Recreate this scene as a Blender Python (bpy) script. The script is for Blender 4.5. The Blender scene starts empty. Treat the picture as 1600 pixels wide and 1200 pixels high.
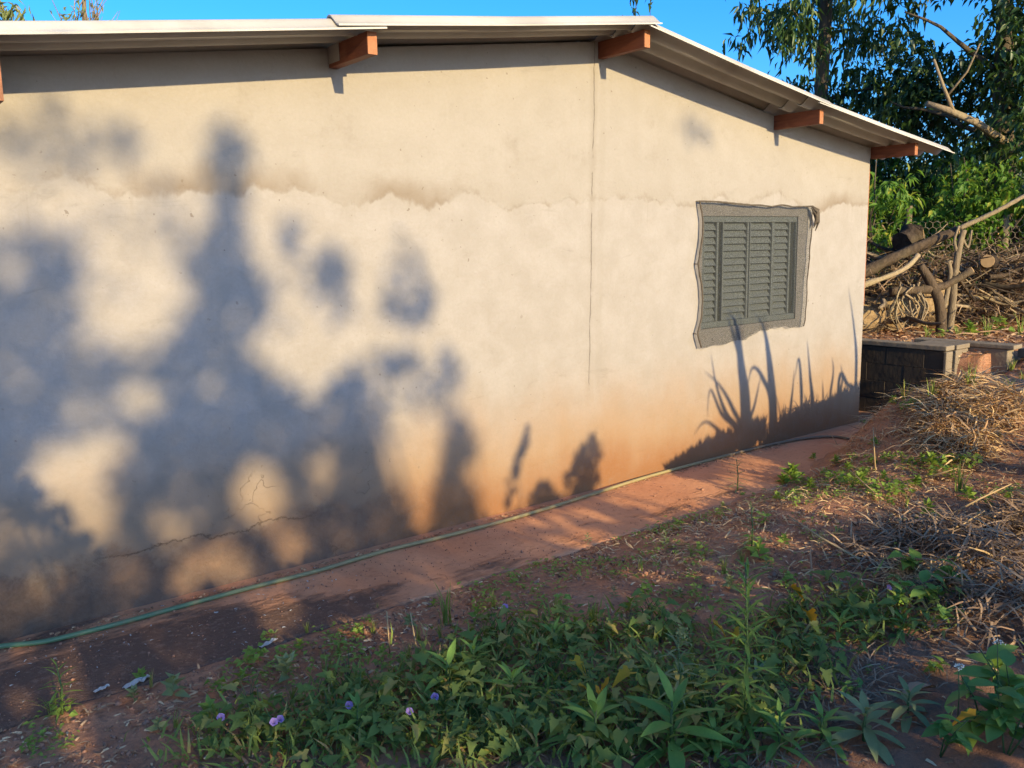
import bpy, bmesh, math, random
import numpy as np
from mathutils import Vector, Matrix, noise
SC = bpy.context.scene
COL = SC.collection
rnd = random.Random(7)
rng = np.random.default_rng(7)

# ------------------------------------------------------------------ camera
cam = bpy.data.objects.new('camera', bpy.data.cameras.new('camera')); COL.objects.link(cam)
cam.data.sensor_width = 36.0; cam.data.lens = 1362.67/1600*36
cam.data.clip_start = 0.05; cam.data.clip_end = 2000
_F = Vector((0.61118474, 0.77550577, -0.15825298)); _R = Vector((0.78335552, -0.62127888, -0.01914918)); _U = Vector((0.11316953, 0.11226466, 0.9872129))
cam.matrix_world = Matrix(((_R.x, _U.x, -_F.x, 0.0), (_R.y, _U.y, -_F.y, -4.5), (_R.z, _U.z, -_F.z, 1.8), (0, 0, 0, 1)))
SC.camera = cam

# ------------------------------------------------------------------ sky, sun, exposure
SUN = Vector((0.060, 0.957, -0.285)).normalized()      # direction the light travels
EL = math.asin(-SUN.z)
W = bpy.data.worlds.new('World'); SC.world = W; W.use_nodes = True
nt = W.node_tree; nt.nodes.clear()
sky = nt.nodes.new('ShaderNodeTexSky'); sky.sky_type = 'NISHITA'; sky.sun_disc = False
sky.sun_elevation = EL; sky.sun_rotation = math.atan2(-SUN.x, -SUN.y)
sky.altitude = 600; sky.air_density = 1.0; sky.dust_density = 3.0; sky.ozone_density = 7.5
hs = nt.nodes.new('ShaderNodeHueSaturation'); hs.inputs['Saturation'].default_value = 1.13; hs.inputs['Value'].default_value = 1.0
bg = nt.nodes.new('ShaderNodeBackground'); bg.inputs['Strength'].default_value = 0.118
ow = nt.nodes.new('ShaderNodeOutputWorld')
nt.links.new(sky.outputs[0], hs.inputs['Color']); nt.links.new(hs.outputs[0], bg.inputs[0]); nt.links.new(bg.outputs[0], ow.inputs[0])
sl = bpy.data.lights.new('sun', 'SUN'); sl.energy = 3.0; sl.angle = math.radians(0.53); sl.color = (1.0, 0.775, 0.41)
sun = bpy.data.objects.new('sun', sl); COL.objects.link(sun)
sun.rotation_euler = SUN.to_track_quat('-Z', 'Y').to_euler(); sun.location = (-2, -30, 12)
SC.view_settings.view_transform = 'Standard'; SC.view_settings.look = 'None'
SC.view_settings.gamma = 1; SC.view_settings.use_curve_mapping = False
SC.view_settings.exposure = 1.52

# ------------------------------------------------------------------ node helper
class G:
    def __init__(s, name):
        s.m = bpy.data.materials.new(name); s.m.use_nodes = True
        s.t = s.m.node_tree; s.t.nodes.clear()
    def n(s, ty, **kw):
        x = s.t.nodes.new(ty)
        for k, v in kw.items(): setattr(x, k, v)
        return x
    def put(s, sock, v):
        if isinstance(v, bpy.types.NodeSocket): s.t.links.new(v, sock)
        elif isinstance(v, tuple) and len(v) == 3 and sock.type == 'RGBA': sock.default_value = (*v, 1)
        else: sock.default_value = v
    def math(s, op, a, b=0.0, c=None):
        x = s.n('ShaderNodeMath', operation=op); s.put(x.inputs[0], a); s.put(x.inputs[1], b)
        if c is not None: s.put(x.inputs[2], c)
        return x.outputs[0]
    def add(s, a, b): return s.math('ADD', a, b)
    def mul(s, a, b): return s.math('MULTIPLY', a, b)
    def sub(s, a, b): return s.math('SUBTRACT', a, b)
    def co(s, kind='Object'): return s.n('ShaderNodeTexCoord').outputs[kind]
    def sep(s, v):
        x = s.n('ShaderNodeSeparateXYZ'); s.put(x.inputs[0], v); return x.outputs
    def vm(s, op, a, b):
        x = s.n('ShaderNodeVectorMath', operation=op); s.put(x.inputs[0], a); s.put(x.inputs[1], b); return x.outputs[0]
    def noise(s, v, sc, det=3.0, rough=.55, dist=0.0):
        x = s.n('ShaderNodeTexNoise'); s.put(x.inputs['Vector'], v); s.put(x.inputs['Scale'], sc)
        x.inputs['Detail'].default_value = det; x.inputs['Roughness'].default_value = rough; x.inputs['Distortion'].default_value = dist
        return x.outputs[0]
    def ss(s, x, lo, hi, a=0.0, b=1.0):
        r = s.n('ShaderNodeMapRange', interpolation_type='SMOOTHSTEP'); s.put(r.inputs[0], x)
        if lo > hi: lo, hi, a, b = hi, lo, b, a
        r.inputs[1].default_value = lo; r.inputs[2].default_value = hi; r.inputs[3].default_value = a; r.inputs[4].default_value = b
        return r.outputs[0]
    def mix(s, f, a, b, mode='MIX'):
        x = s.n('ShaderNodeMixRGB', blend_type=mode); s.put(x.inputs[0], f); s.put(x.inputs[1], a); s.put(x.inputs[2], b); return x.outputs[0]
    def bump(s, h, strength=.5, dist=.01, normal=None):
        x = s.n('ShaderNodeBump'); x.inputs['Strength'].default_value = strength; x.inputs['Distance'].default_value = dist
        s.put(x.inputs['Height'], h)
        if normal is not None: s.put(x.inputs['Normal'], normal)
        return x.outputs[0]
    def bsdf(s, col, rough=.8, spec=.3, normal=None, metal=0.0, trans=0.0, tcol=None, alpha=None):
        p = s.n('ShaderNodeBsdfPrincipled'); s.put(p.inputs['Base Color'], col); s.put(p.inputs['Roughness'], rough)
        p.inputs['Specular IOR Level'].default_value = spec; p.inputs['Metallic'].default_value = metal
        if normal is not None: s.put(p.inputs['Normal'], normal)
        if alpha is not None: s.put(p.inputs['Alpha'], alpha)
        o = p.outputs[0]
        if trans > 0:
            t = s.n('ShaderNodeBsdfTranslucent'); s.put(t.inputs[0], tcol if tcol is not None else col)
            x = s.n('ShaderNodeMixShader'); x.inputs[0].default_value = trans
            s.t.links.new(o, x.inputs[1]); s.t.links.new(t.outputs[0], x.inputs[2]); o = x.outputs[0]
        q = s.n('ShaderNodeOutputMaterial'); s.t.links.new(o, q.inputs[0]); return s.m
    def rand(s, island=True):
        a = s.n('ShaderNodeObjectInfo').outputs['Random']
        if island:
            b = s.n('ShaderNodeNewGeometry').outputs['Random Per Island']
            return s.math('FRACT', s.add(a, b))
        return a

def leafmat(name, c1, c2, c3=None, rough=.5, trans=.3, spec=.18):
    g = G(name); r = g.rand()
    col = g.mix(r, c1, c2)
    if c3 is not None: col = g.mix(g.ss(g.math('FRACT', g.mul(r, 7.31)), .80, .92), col, c3)
    n = g.noise(g.co('Object'), 30, 2)
    col = g.mix(g.mul(n, .5), col, (c1[0]*.5, c1[1]*.55, c1[2]*.5))
    return g.bsdf(col, rough, spec, trans=trans, tcol=g.mix(.5, col, (c2[0]*1.3, c2[1]*1.25, c2[2]*.5)))

def barkmat(name, c1, c2, sc=12, stretch=(1, 1, .25)):
    g = G(name); co = g.vm('MULTIPLY', g.co('Object'), stretch)
    n = g.noise(co, sc, 6, .65, .6); n2 = g.noise(g.co('Object'), 2.2, 3)
    f = g.add(g.mul(g.rand(), .35), g.mul(n, .65))
    col = g.mix(g.ss(f, .25, .75), c1, c2); col = g.mix(g.ss(n2, .55, .75, 0, .5), col, (c2[0]*.9, c2[1]*1.05, c2[2]*.9))
    return g.bsdf(col, .9, .15, g.bump(n, .9, .02))

def strawmat(name, c1, c2, c3):
    g = G(name); r = g.rand()
    col = g.mix(r, c1, c2); col = g.mix(g.ss(g.math('FRACT', g.mul(r, 5.7)), .6, .9), col, c3)
    return g.bsdf(col, .75, .25)

M = {}
# plastered, limewashed gable wall
def wallmat():
    g = G('limewashed_plaster'); co = g.co('Object'); x, y, z = g.sep(co)
    big = g.noise(co, .9, 4, .6); mid = g.noise(co, 4.5, 5, .6); fine = g.noise(co, 34, 4, .6)
    wob = g.add(g.mul(g.noise(g.vm('MULTIPLY', co, (1.0, 1, .5)), 2.2, 5, .58), .80), g.mul(g.noise(co, .7, 2), .20))
    lime = g.mix(g.ss(mid, .3, .7), (0.303, 0.282, 0.265), (0.269, 0.248, 0.227))
    tan = g.mix(g.ss(big, .35, .7), (0.292, 0.269, 0.238), (0.258, 0.235, 0.203))
    zl = g.add(z, g.mul(g.sub(wob, .5), -.62))
    col = g.mix(g.ss(zl, 2.03, 2.14, .0, .5), lime, tan)
    # damp line where the two coats of plaster meet
    band = g.mul(g.ss(zl, 2.08, 2.12), g.ss(zl, 2.12, 2.27, 1, 0))
    patch = g.ss(g.noise(g.vm('MULTIPLY', co, (1, 1, .2)), 1.15, 3), .48, .66)
    col = g.mix(g.mul(band, g.add(.05, g.mul(patch, .55))), col, (0.160, 0.118, 0.079))
    edge = g.mul(g.mul(g.ss(zl, 2.085, 2.105), g.ss(zl, 2.15, 2.11)), g.ss(g.noise(co, 5.5, 4, .7), .42, .60)); col = g.mix(g.mul(edge, .30), col, (0.146, 0.105, 0.069))
    # runs below the line
    run = g.mul(g.ss(g.noise(g.vm('MULTIPLY', co, (11, 1, .55)), 1.0, 3), .60, .72), g.mul(g.ss(zl, 1.80, 2.08), g.ss(zl, 2.14, 2.09)))
    col = g.mix(g.mul(run, .55), col, (0.170, 0.139, 0.106))
    blotch = g.mul(g.ss(g.noise(co, 2.3, 5, .7), .56, .74), g.ss(z, 2.15, 2.5))
    col = g.mix(g.mul(blotch, .5), col, (0.197, 0.170, 0.141))
    smear = g.ss(g.noise(g.vm('MULTIPLY', co, (.7, 1, 2.0)), 3.1, 5, .7, .8), .60, .74)
    col = g.mix(g.mul(smear, .42), col, (0.197, 0.180, 0.162))
    # red earth splashed up from the path
    hz = g.add(z, g.mul(g.sub(g.noise(g.vm('MULTIPLY', co, (1, 1, .5)), 2.4, 5, .6), .5), .50))
    col = g.mix(g.ss(hz, 1.0, .30, 0, .72), col, (0.272, 0.160, 0.072))
    col = g.mix(g.ss(hz, .46, .04, 0, .9), col, (0.224, 0.102, 0.042))
    # damp dark foot of the wall, flaking plaster to the left
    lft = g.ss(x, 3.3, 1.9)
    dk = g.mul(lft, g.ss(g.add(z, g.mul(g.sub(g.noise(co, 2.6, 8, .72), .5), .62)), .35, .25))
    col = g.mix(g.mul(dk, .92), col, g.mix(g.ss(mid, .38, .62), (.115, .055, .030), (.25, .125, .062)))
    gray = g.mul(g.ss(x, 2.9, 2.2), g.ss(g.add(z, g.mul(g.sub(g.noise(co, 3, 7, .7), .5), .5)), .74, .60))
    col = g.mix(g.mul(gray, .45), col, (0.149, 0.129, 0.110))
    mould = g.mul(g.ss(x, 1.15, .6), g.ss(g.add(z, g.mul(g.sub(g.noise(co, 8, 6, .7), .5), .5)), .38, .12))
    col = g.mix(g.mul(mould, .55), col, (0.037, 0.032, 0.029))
    # specks and scuffs
    sp = g.mul(g.ss(g.noise(g.vm('MULTIPLY', co, (1, 1, 1.8)), 17, 3, .6), .70, .76), g.ss(g.noise(co, 1.7, 3), .47, .62))
    col = g.mix(g.mul(sp, .55), col, (0.136, 0.102, 0.076))
    sp2 = g.ss(g.noise(co, 60, 2), .77, .80); col = g.mix(g.mul(sp2, .5), col, (0.122, 0.088, 0.062))
    sc2 = g.ss(g.noise(g.vm('MULTIPLY', co, (.8, 1, 3.5)), 2.6, 6, .75), .66, .72); col = g.mix(g.mul(sc2, .22), col, (0.183, 0.160, 0.138))
    grain = g.noise(co, 48, 5, .75); col = g.mix(g.ss(grain, .35, .68, .0, .15), col, (.19, .165, .14))
    trow = g.noise(g.vm('MULTIPLY', co, (1.0, 1, 1.3)), 5, 6, .72, 1.0); col = g.mix(g.ss(trow, .50, .72, 0, .17), col, (.22, .19, .155))
    pit = g.mul(g.ss(g.noise(co, 26, 2, .5), .70, .735), g.ss(g.noise(co, 1.3, 3), .42, .60)); col = g.mix(g.mul(pit, .55), col, (.12, .09, .065))
    # cracks
    cx = g.add(g.sub(x, 4.27), g.add(g.mul(g.sub(z, 1.5), -.03), g.mul(g.sub(g.noise(co, 3.1, 6, .75), .5), .055)))
    ac = g.math('ABSOLUTE', cx)
    vz = g.mul(g.ss(z, .55, 1.0), 1.0)
    crack = g.mul(g.ss(ac, .0046, .0010), g.mul(vz, g.ss(g.noise(co, 5, 3), .40, .56)))
    halo = g.mul(g.ss(ac, .055, .004), g.mul(vz, g.ss(z, .6, 2.6, .10, .34)))
    col = g.mix(halo, col, (0.204, 0.177, 0.145))
    band2 = g.mul(g.ss(g.math('ABSOLUTE', g.sub(cx, .085)), .05, .012), g.mul(vz, .18)); col = g.mix(band2, col, (0.211, 0.187, 0.151))
    ch = g.math('ABSOLUTE', g.add(g.sub(z, .305), g.mul(g.sub(g.noise(co, 4.2, 6, .7), .5), .22)))
    crk2 = g.mul(g.ss(ch, .0065, .0015), g.mul(g.ss(x, .85, 1.1), g.ss(x, 2.15, 1.95)))
    crn = g.n('ShaderNodeTexNoise'); g.put(crn.inputs['Vector'], co); crn.inputs['Scale'].default_value = 6; crn.inputs['Detail'].default_value = 5
    vo = g.n('ShaderNodeTexVoronoi', feature='DISTANCE_TO_EDGE'); g.put(vo.inputs['Vector'], g.vm('ADD', co, g.vm('MULTIPLY', crn.outputs[1], (.6, .0, .6)))); vo.inputs['Scale'].default_value = 3.2
    crk3 = g.mul(g.ss(vo.outputs[0], .010, .002), g.mul(g.mul(g.ss(x, 1.3, 1.7), g.ss(x, 2.6, 2.35)), g.mul(g.ss(z, .66, .5), g.ss(g.noise(co, 2.6, 2), .50, .60))))
    cr = g.math('MAXIMUM', crack, g.math('MAXIMUM', crk2, crk3))
    col = g.mix(g.mul(cr, .45), col, (0.068, 0.047, 0.034))
    h = g.add(g.add(g.mul(mid, .5), g.add(g.mul(fine, .14), g.mul(trow, .18))), g.add(g.mul(big, .9), g.mul(cr, -.5)))
    h = g.add(h, g.mul(g.ss(zl, 2.085, 2.115), .12)); h = g.add(h, g.mul(dk, g.mul(g.noise(co, 22, 5, .7), .7)))
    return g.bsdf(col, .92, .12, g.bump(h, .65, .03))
M['wall'] = wallmat()
def plain(name, c, rough=.7, spec=.3, var=.25, sc=14, bump=.3, metal=0.0, dirt=None, dist=.006):
    g = G(name); co = g.co('Object'); n = g.noise(co, sc, 5, .6); n2 = g.noise(co, sc*.18, 4, .6)
    col = g.mix(g.mul(n, var*2), c, tuple(v*.55 for v in c))
    if dirt is not None: col = g.mix(g.ss(n2, .45, .72, 0, .8), col, dirt)
    return g.bsdf(col, rough, spec, g.bump(n, bump, dist), metal)
M['fibre'] = plain('fibre_cement', (.49, .465, .42), .85, .2, .22, 9, .25, dirt=(.33, .305, .27))
def woodmat(name, c1, c2):
    g = G(name); co = g.vm('MULTIPLY', g.co('Object'), (9, .8, 9)); n = g.noise(co, 3, 5, .6, 1.5)
    r = g.rand(False); col = g.mix(g.ss(g.add(g.mul(n, .8), g.mul(r, .2)), .3, .7), c1, c2)
    col = g.mix(g.ss(g.noise(g.co('Object'), 5, 3), .6, .75, 0, .4), col, (c2[0]*1.2, c2[1]*1.6, c2[2]*1.7))
    return g.bsdf(col, .65, .3, g.bump(n, .5, .004))
M['wood'] = woodmat('red_hardwood', (.105, .033, .019), (.19, .062, .032))
M['endwood'] = woodmat('orange_cut_hardwood', (.26, .10, .045), (.36, .15, .065))
M['steel'] = plain('grey_painted_steel', (.19, .21, .20), .55, .4, .15, 20, .1)
M['dark'] = plain('dark_gap', (.03, .034, .032), .8, .2, .1)
M['brickside'] = plain('red_clay_edge', (.33, .13, .065), .9, .1, .3, 30, .5)
M['block'] = plain('weathered_concrete', (.25, .205, .15), .95, .1, .35, 9, .7, dirt=(.15, .115, .08), dist=.015)
M['blockshade'] = plain('shaded_concrete', (.07, .056, .043), .95, .1, .35, 8, .6, dirt=(.055, .045, .036), dist=.012)  # same concrete, darkened so the colour carries the shade on the wall face
def netmat():
    g = G('shade_net'); co = g.co('Object'); x, y, z = g.sep(co)
    a = g.math('SINE', g.add(g.mul(x, 900), g.mul(g.noise(co, 18, 2), 30))); b = g.math('SINE', g.add(g.mul(z, 640), g.mul(g.noise(co, 15, 2), 40)))
    n = g.noise(g.vm('MULTIPLY', co, (1, 1, 2.4)), 85, 3, .7)
    al = g.ss(g.add(n, g.mul(g.math('MAXIMUM', a, b), .10)), .36, .66, .14, .70)
    col = g.mix(g.noise(co, 60, 2), (.021, .024, .026), (.052, .056, .056))
    return g.bsdf(col, .85, .15, alpha=al)
M['net'] = netmat()
def nethem():
    g = G('shade_net_hem'); n = g.noise(g.co('Object'), 90, 2)
    return g.bsdf(g.mix(n, (.05, .043, .036), (.13, .105, .08)), .85, .15)
M['nethem'] = nethem()
def hosemat():
    g = G('green_hose'); co = g.co('Object'); x, y, z = g.sep(co)
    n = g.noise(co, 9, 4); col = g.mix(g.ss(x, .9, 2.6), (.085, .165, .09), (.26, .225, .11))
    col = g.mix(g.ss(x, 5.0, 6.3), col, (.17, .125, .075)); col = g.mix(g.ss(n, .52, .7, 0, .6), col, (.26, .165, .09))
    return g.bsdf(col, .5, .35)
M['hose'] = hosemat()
def soilmat():
    g = G('red_soil'); co = g.co('Object'); x, y, z = g.sep(co)
    n = g.noise(co, 2.4, 6, .65); f = g.noise(co, 28, 6, .7); f2 = g.noise(co, 90, 4, .7)
    col = g.mix(g.ss(n, .35, .65), (.44, .200, .108), (.54, .28, .16))
    col = g.mix(g.ss(f, .42, .68, 0, .7), col, (.25, .14, .095))
    col = g.mix(g.ss(f2, .60, .74, 0, .55), col, (.42, .28, .18))
    # trampled dry grass and leaf mould over the soil
    lit = g.mul(g.ss(g.noise(co, 1.1, 4), .42, .6), g.ss(x, 2.6, 4.2))
    straw = g.noise(g.vm('MULTIPLY', co, (1, 3.2, 1)), 38, 5, .75, .8)
    col = g.mix(g.mul(lit, g.ss(straw, .46, .66, 0, .8)), col, (.38, .27, .15))
    blk = g.mul(g.ss(x, 1.0, 2.6), g.mul(g.ss(y, -1.9, -2.5), g.ss(n, .30, .6)))
    col = g.mix(g.mul(blk, .6), col, (.14, .10, .075))
    ly = g.mul(g.ss(x, 8.9, 9.6), g.ss(f, .4, .62)); col = g.mix(g.mul(ly, .6), col, (.30, .175, .08))
    h = g.add(g.mul(f, .7), g.add(g.mul(f2, .35), g.mul(straw, .3)))
    return g.bsdf(col, .95, .1, g.bump(h, .9, .03))
M['soil'] = soilmat()
def pathmat():
    g = G('dusty_concrete_path'); co = g.co('Object'); x, y, z = g.sep(co)
    n = g.noise(co, 1.7, 5, .6); f = g.noise(co, 26, 5, .7); f2 = g.noise(co, 75, 3, .6)
    col = g.mix(g.ss(n, .3, .7), (.50, .225, .115), (.57, .285, .155))
    col = g.mix(g.ss(f, .5, .72, 0, .35), col, (.22, .10, .055))
    col = g.mix(g.ss(f2, .66, .72, 0, .5), col, (.14, .08, .05))
    # black dirt washed over the left end and along the outer edge
    d = g.add(g.mul(g.ss(x, 2.75, .9), .50), g.add(g.mul(g.sub(g.noise(g.vm('MULTIPLY', co, (.6, 1.6, 1)), 3.3, 7, .7), .5), .95), g.ss(y, -.12, -.7, -.22, .22)))
    dm = g.ss(d, .22, .42)
    col = g.mix(g.mul(dm, .86), col, g.mix(g.ss(f, .55, .62), (.105, .072, .056), (.20, .135, .10)))
    flake = g.mul(dm, g.ss(g.noise(g.vm('MULTIPLY', co, (1, 2.5, 1)), 30, 4, .7), .66, .70)); col = g.mix(flake, col, (.34, .25, .20))
    h = g.add(g.mul(f, .5), g.mul(dm, g.add(g.mul(f2, .8), g.mul(f, 1.2))))
    return g.bsdf(col, .93, .12, g.bump(h, .8, .016))
M['path'] = pathmat()
M['stone'] = plain('ochre_stone', (.30, .185, .095), .9, .15, .3, 18, .6)
M['scrap'] = plain('dirty_white_plastic', (.50, .49, .45), .5, .4, .3, 22, .4, dirt=(.22, .17, .13))
M['log'] = barkmat('pale_log_bark', (.20, .135, .075), (.44, .32, .18), 16, (1, 1, 1))
M['branch'] = barkmat('brown_branch_bark', (.03, .022, .016), (.12, .085, .055), 20, (1, 1, .5))
M['palebranch'] = barkmat('grey_branch_bark', (.13, .10, .065), (.31, .235, .145), 18, (1, 1, .4))
M['treebark'] = barkmat('tree_bark', (.035, .028, .02), (.10, .08, .055), 14)
M['cutwood'] = plain('fresh_sawn_end', (.50, .325, .155), .8, .2, .25, 24, .3)
M['sheet'] = plain('pale_blue_sheet', (.42, .47, .53), .35, .5, .15, 5, .1)
M['wire'] = plain('rusty_wire', (.16, .13, .10), .6, .3, .2)
M['straw'] = strawmat('dry_straw', (0.620, 0.442, 0.218), (0.503, 0.296, 0.146), (0.305, 0.173, 0.086))
M['brush'] = strawmat('dead_brush', (.24, .155, .095), (.36, .25, .15), (.11, .07, .048))
M['litter'] = strawmat('leaf_litter', (0.199, 0.108, 0.061), (0.418, 0.234, 0.121), (0.620, 0.432, 0.241))
M['clod'] = plain('soil_clod', (.37, .20, .13), .95, .1, .3, 40, .5)
M['weed'] = leafmat('weed_leaf', (0.193, 0.292, 0.058), (0.297, 0.413, 0.075), None, .5, .3)
M['litweed'] = leafmat('bright_weed_leaf', (0.170, 0.280, 0.048), (0.288, 0.399, 0.068), (0.318, 0.336, 0.083), .5, .35)
M['vine'] = leafmat('vine_leaf', (0.126, 0.196, 0.048), (0.234, 0.291, 0.073), (0.405, 0.335, 0.103), .62, .28, .15)
M['grey'] = leafmat('grey_green_leaf', (0.214, 0.259, 0.111), (0.314, 0.341, 0.149), None, .6, .25)
M['broad'] = leafmat('broad_leaf', (0.135, 0.262, 0.066), (0.254, 0.403, 0.083), None, .45, .3)
M['grassm'] = leafmat('grass_blade', (0.178, 0.260, 0.058), (0.310, 0.370, 0.091), (0.573, 0.353, 0.149), .5, .3)
M['stem'] = plain('green_stem', (.08, .13, .04), .6, .3, .2, 30)
M['drystem'] = plain('dry_stalk', (.42, .30, .16), .8, .2, .3, 30)
M['yellow'] = leafmat('yellowing_leaf', (.56, .36, .03), (.62, .27, .025), None, .55, .3)
M['purple'] = leafmat('mauve_petal', (.40, .27, .66), (.50, .33, .70), None, .6, .35)
M['white'] = leafmat('white_floret', (.70, .72, .66), (.78, .80, .74), None, .7, .2)
M['tree'] = leafmat('tree_leaf', (0.035, 0.084, 0.024), (0.069, 0.132, 0.031), (0.112, 0.156, 0.039), .42, .3, .45)
M['treedark'] = leafmat('dense_tree_leaf', (0.022, 0.055, 0.018), (0.053, 0.107, 0.024), (0.119, 0.163, 0.036), .42, .3, .45)
M['bush'] = leafmat('bush_leaf', (0.072, 0.172, 0.031), (0.180, 0.310, 0.044), (0.396, 0.391, 0.055), .45, .45)
M['pale'] = leafmat('pale_narrow_leaf', (.17, .22, .085), (.26, .30, .13), (.33, .29, .13), .5, .35)
M['caster'] = leafmat('grove_leaf', (.03, .085, .02), (.06, .13, .03), None, .5, .2)

# ------------------------------------------------------------------ object helpers
def tag(o, label=None, cat=None, group=None, kind=None):
    if label: o['label'] = label
    if cat: o['category'] = cat
    if group: o['group'] = group
    if kind: o['kind'] = kind
    return o
def link(o, parent=None, loc=None):
    COL.objects.link(o)
    if parent is not None: o.parent = parent
    if loc is not None: o.location = loc
    return o
def empty(name, loc=(0, 0, 0), label=None, cat=None, group=None, rz=0.0):
    o = bpy.data.objects.new(name, None); o.empty_display_size = .1
    link(o, None, loc); o.rotation_euler.z = rz
    return tag(o, label, cat, group)
def copy(o, parent=None):
    c = o.copy(); COL.objects.link(c)
    if parent is not None: c.parent = parent
    return c
def mesh_np(name, V, Fa, mat, smooth=False):
    me = bpy.data.meshes.new(name)
    V = np.asarray(V, np.float32); Fa = np.asarray(Fa, np.int32); k = Fa.shape[1]
    me.vertices.add(len(V)); me.vertices.foreach_set('co', V.ravel())
    me.loops.add(Fa.size); me.loops.foreach_set('vertex_index', Fa.ravel())
    me.polygons.add(len(Fa)); me.polygons.foreach_set('loop_start', np.arange(0, Fa.size, k, dtype=np.int32))
    if smooth: me.polygons.foreach_set('use_smooth', np.ones(len(Fa), bool))
    me.update(calc_edges=True); me.materials.append(mat); return me
class MB:
    def __init__(s): s.v = []; s.f = []; s.sm = []
    def quad(s, *p):
        b = len(s.v); s.v += [tuple(q) for q in p]; s.f.append(tuple(range(b, b+len(p)))); s.sm.append(False)
    def box(s, x0, x1, y0, y1, z0, z1):
        b = len(s.v); s.v += [(x, y, z) for z in (z0, z1) for y in (y0, y1) for x in (x0, x1)]
        for f in ((0, 2, 3, 1), (4, 5, 7, 6), (0, 1, 5, 4), (2, 6, 7, 3), (0, 4, 6, 2), (1, 3, 7, 5)):
            s.f.append(tuple(b+i for i in f)); s.sm.append(False)
        return b
    def tube(s, pts, rad, n=7, cap=True, rough=0.0):
        pts = [Vector(p) for p in pts]; b = len(s.v); N = len(pts)
        up = Vector((0, 0, 1)); prev = None
        for i, p in enumerate(pts):
            d = (pts[min(i+1, N-1)]-pts[max(i-1, 0)]).normalized()
            if prev is None:
                a = d.cross(up if abs(d.z) < .9 else Vector((1, 0, 0))).normalized()
            else: a = (prev-d*prev.dot(d)).normalized()
            prev = a; c = d.cross(a); r = rad[i] if isinstance(rad, (list, tuple)) else rad
            for k in range(n):
                t = 2*math.pi*k/n; rr = r*(1+rough*(rnd.random()-.5)) if rough else r
                s.v.append(tuple(p+a*math.cos(t)*rr+c*math.sin(t)*rr))
        for i in range(N-1):
            for k in range(n):
                s.f.append((b+i*n+k, b+i*n+(k+1) % n, b+(i+1)*n+(k+1) % n, b+(i+1)*n+k)); s.sm.append(True)
        if cap:
            s.f.append(tuple(b+k for k in reversed(range(n)))); s.f.append(tuple(b+(N-1)*n+k for k in range(n))); s.sm += [False, False]
    def build(s, name, mat, parent=None, loc=None, bevel=0.0):
        me = bpy.data.meshes.new(name); me.from_pydata(s.v, [], s.f); me.update()
        me.polygons.foreach_set('use_smooth', s.sm)
        me.materials.append(mat)
        o = bpy.data.objects.new(name, me); link(o, parent, loc)
        if bevel:
            m = o.modifiers.new('bevel', 'BEVEL'); m.width = bevel; m.segments = 2; m.limit_method = 'ANGLE'
        return o
def rot_np(d, nrm):
    """frames: y along d, z about nrm"""
    d = d/np.linalg.norm(d, axis=1, keepdims=True)
    x = np.cross(d, nrm); x /= np.linalg.norm(x, axis=1, keepdims=True)+1e-9
    z = np.cross(x, d); return np.stack([x, d, z], axis=2)
# leaf templates: y from 0 to 1, x half width, folded and curved
LEAF_V = np.array([(0, 0, 0), (-.5, .40, .10), (0, .42, -.02), (.5, .40, .10), (0, 1, -.22)], float); LEAF_F = np.array([(0, 2, 1), (0, 3, 2), (1, 2, 4), (2, 3, 4)])
QUAD_V = np.array([(-.5, 0, 0), (.5, 0, 0), (.5, 1, 0), (-.5, 1, 0)], float); QUAD_F = np.array([(0, 1, 2), (0, 2, 3)])
BLADE_V = np.array([(-.5, 0, 0), (.5, 0, 0), (-.4, .5, .06), (.4, .5, .06), (0, 1, -.12)], float); BLADE_F = np.array([(0, 1, 3), (0, 3, 2), (2, 3, 4)])
def scatter(name, P, D, N, L, Wd, mat, TV=LEAF_V, TF=LEAF_F, parent=None, kind=None):
    P = np.asarray(P, float); n = len(P); R = rot_np(np.asarray(D, float), np.asarray(N, float))
    S = np.stack([np.asarray(Wd)*np.ones(n), np.asarray(L)*np.ones(n), np.asarray(L)*np.ones(n)], 1)
    V = np.einsum('nij,nkj->nki', R, TV[None]*S[:, None, :])+P[:, None, :]
    Fa = (TF[None]+(np.arange(n)*len(TV))[:, None, None]).reshape(-1, 3)
    o = bpy.data.objects.new(name, mesh_np(name, V.reshape(-1, 3), Fa, mat)); link(o, parent)
    if kind: o['kind'] = kind
    return o
def rdir(n): 
    v = rng.normal(size=(n, 3)); return v/np.linalg.norm(v, axis=1, keepdims=True)

def sst(x,a,b):
    t=(x-a)/(b-a); t=0. if t<0 else 1. if t>1 else t
    return t*t*(3-2*t)
def terrain(x,y):
    s=max(0.,-y-.86)
    far=sst(math.hypot(x-4,y),9,30)
    b=.065*min(s,6)*sst(s,0,.5)+.17*sst(s,0,.8)*sst(x,3.0,4.6)
    b+=.16*sst(x,5.3,7.2)*sst(-y,.75,1.6)
    # loose soil mound beside the end of the path
    m=.40*math.exp(-(((x-7.3)/1.05)**2+((y+1.28)/.42)**2))*sst(-y,.1,.8)
    m+=.27*math.exp(-(((x-6.6)/.5)**2+((y+.98)/.30)**2))
    # bank climbing past the mound
    yl=-4.45+.394*x
    k=sst(x,4.95,5.7)*sst(yl-y,0.05,.75)
    b+=k*.04
    t=.66*(sst(x,8.62,8.74) if y>-.75 else 0)
    u=.62*sst(x,7.9,9.3)*sst(-y,.45,1.0)
    z=max(b+m,t,u)
    if y>-.84 and x<8.4: z=m
    return z+(-.02 if y > -.84 or x > 8.6 else .012*sst(-y,3,.9))

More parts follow.
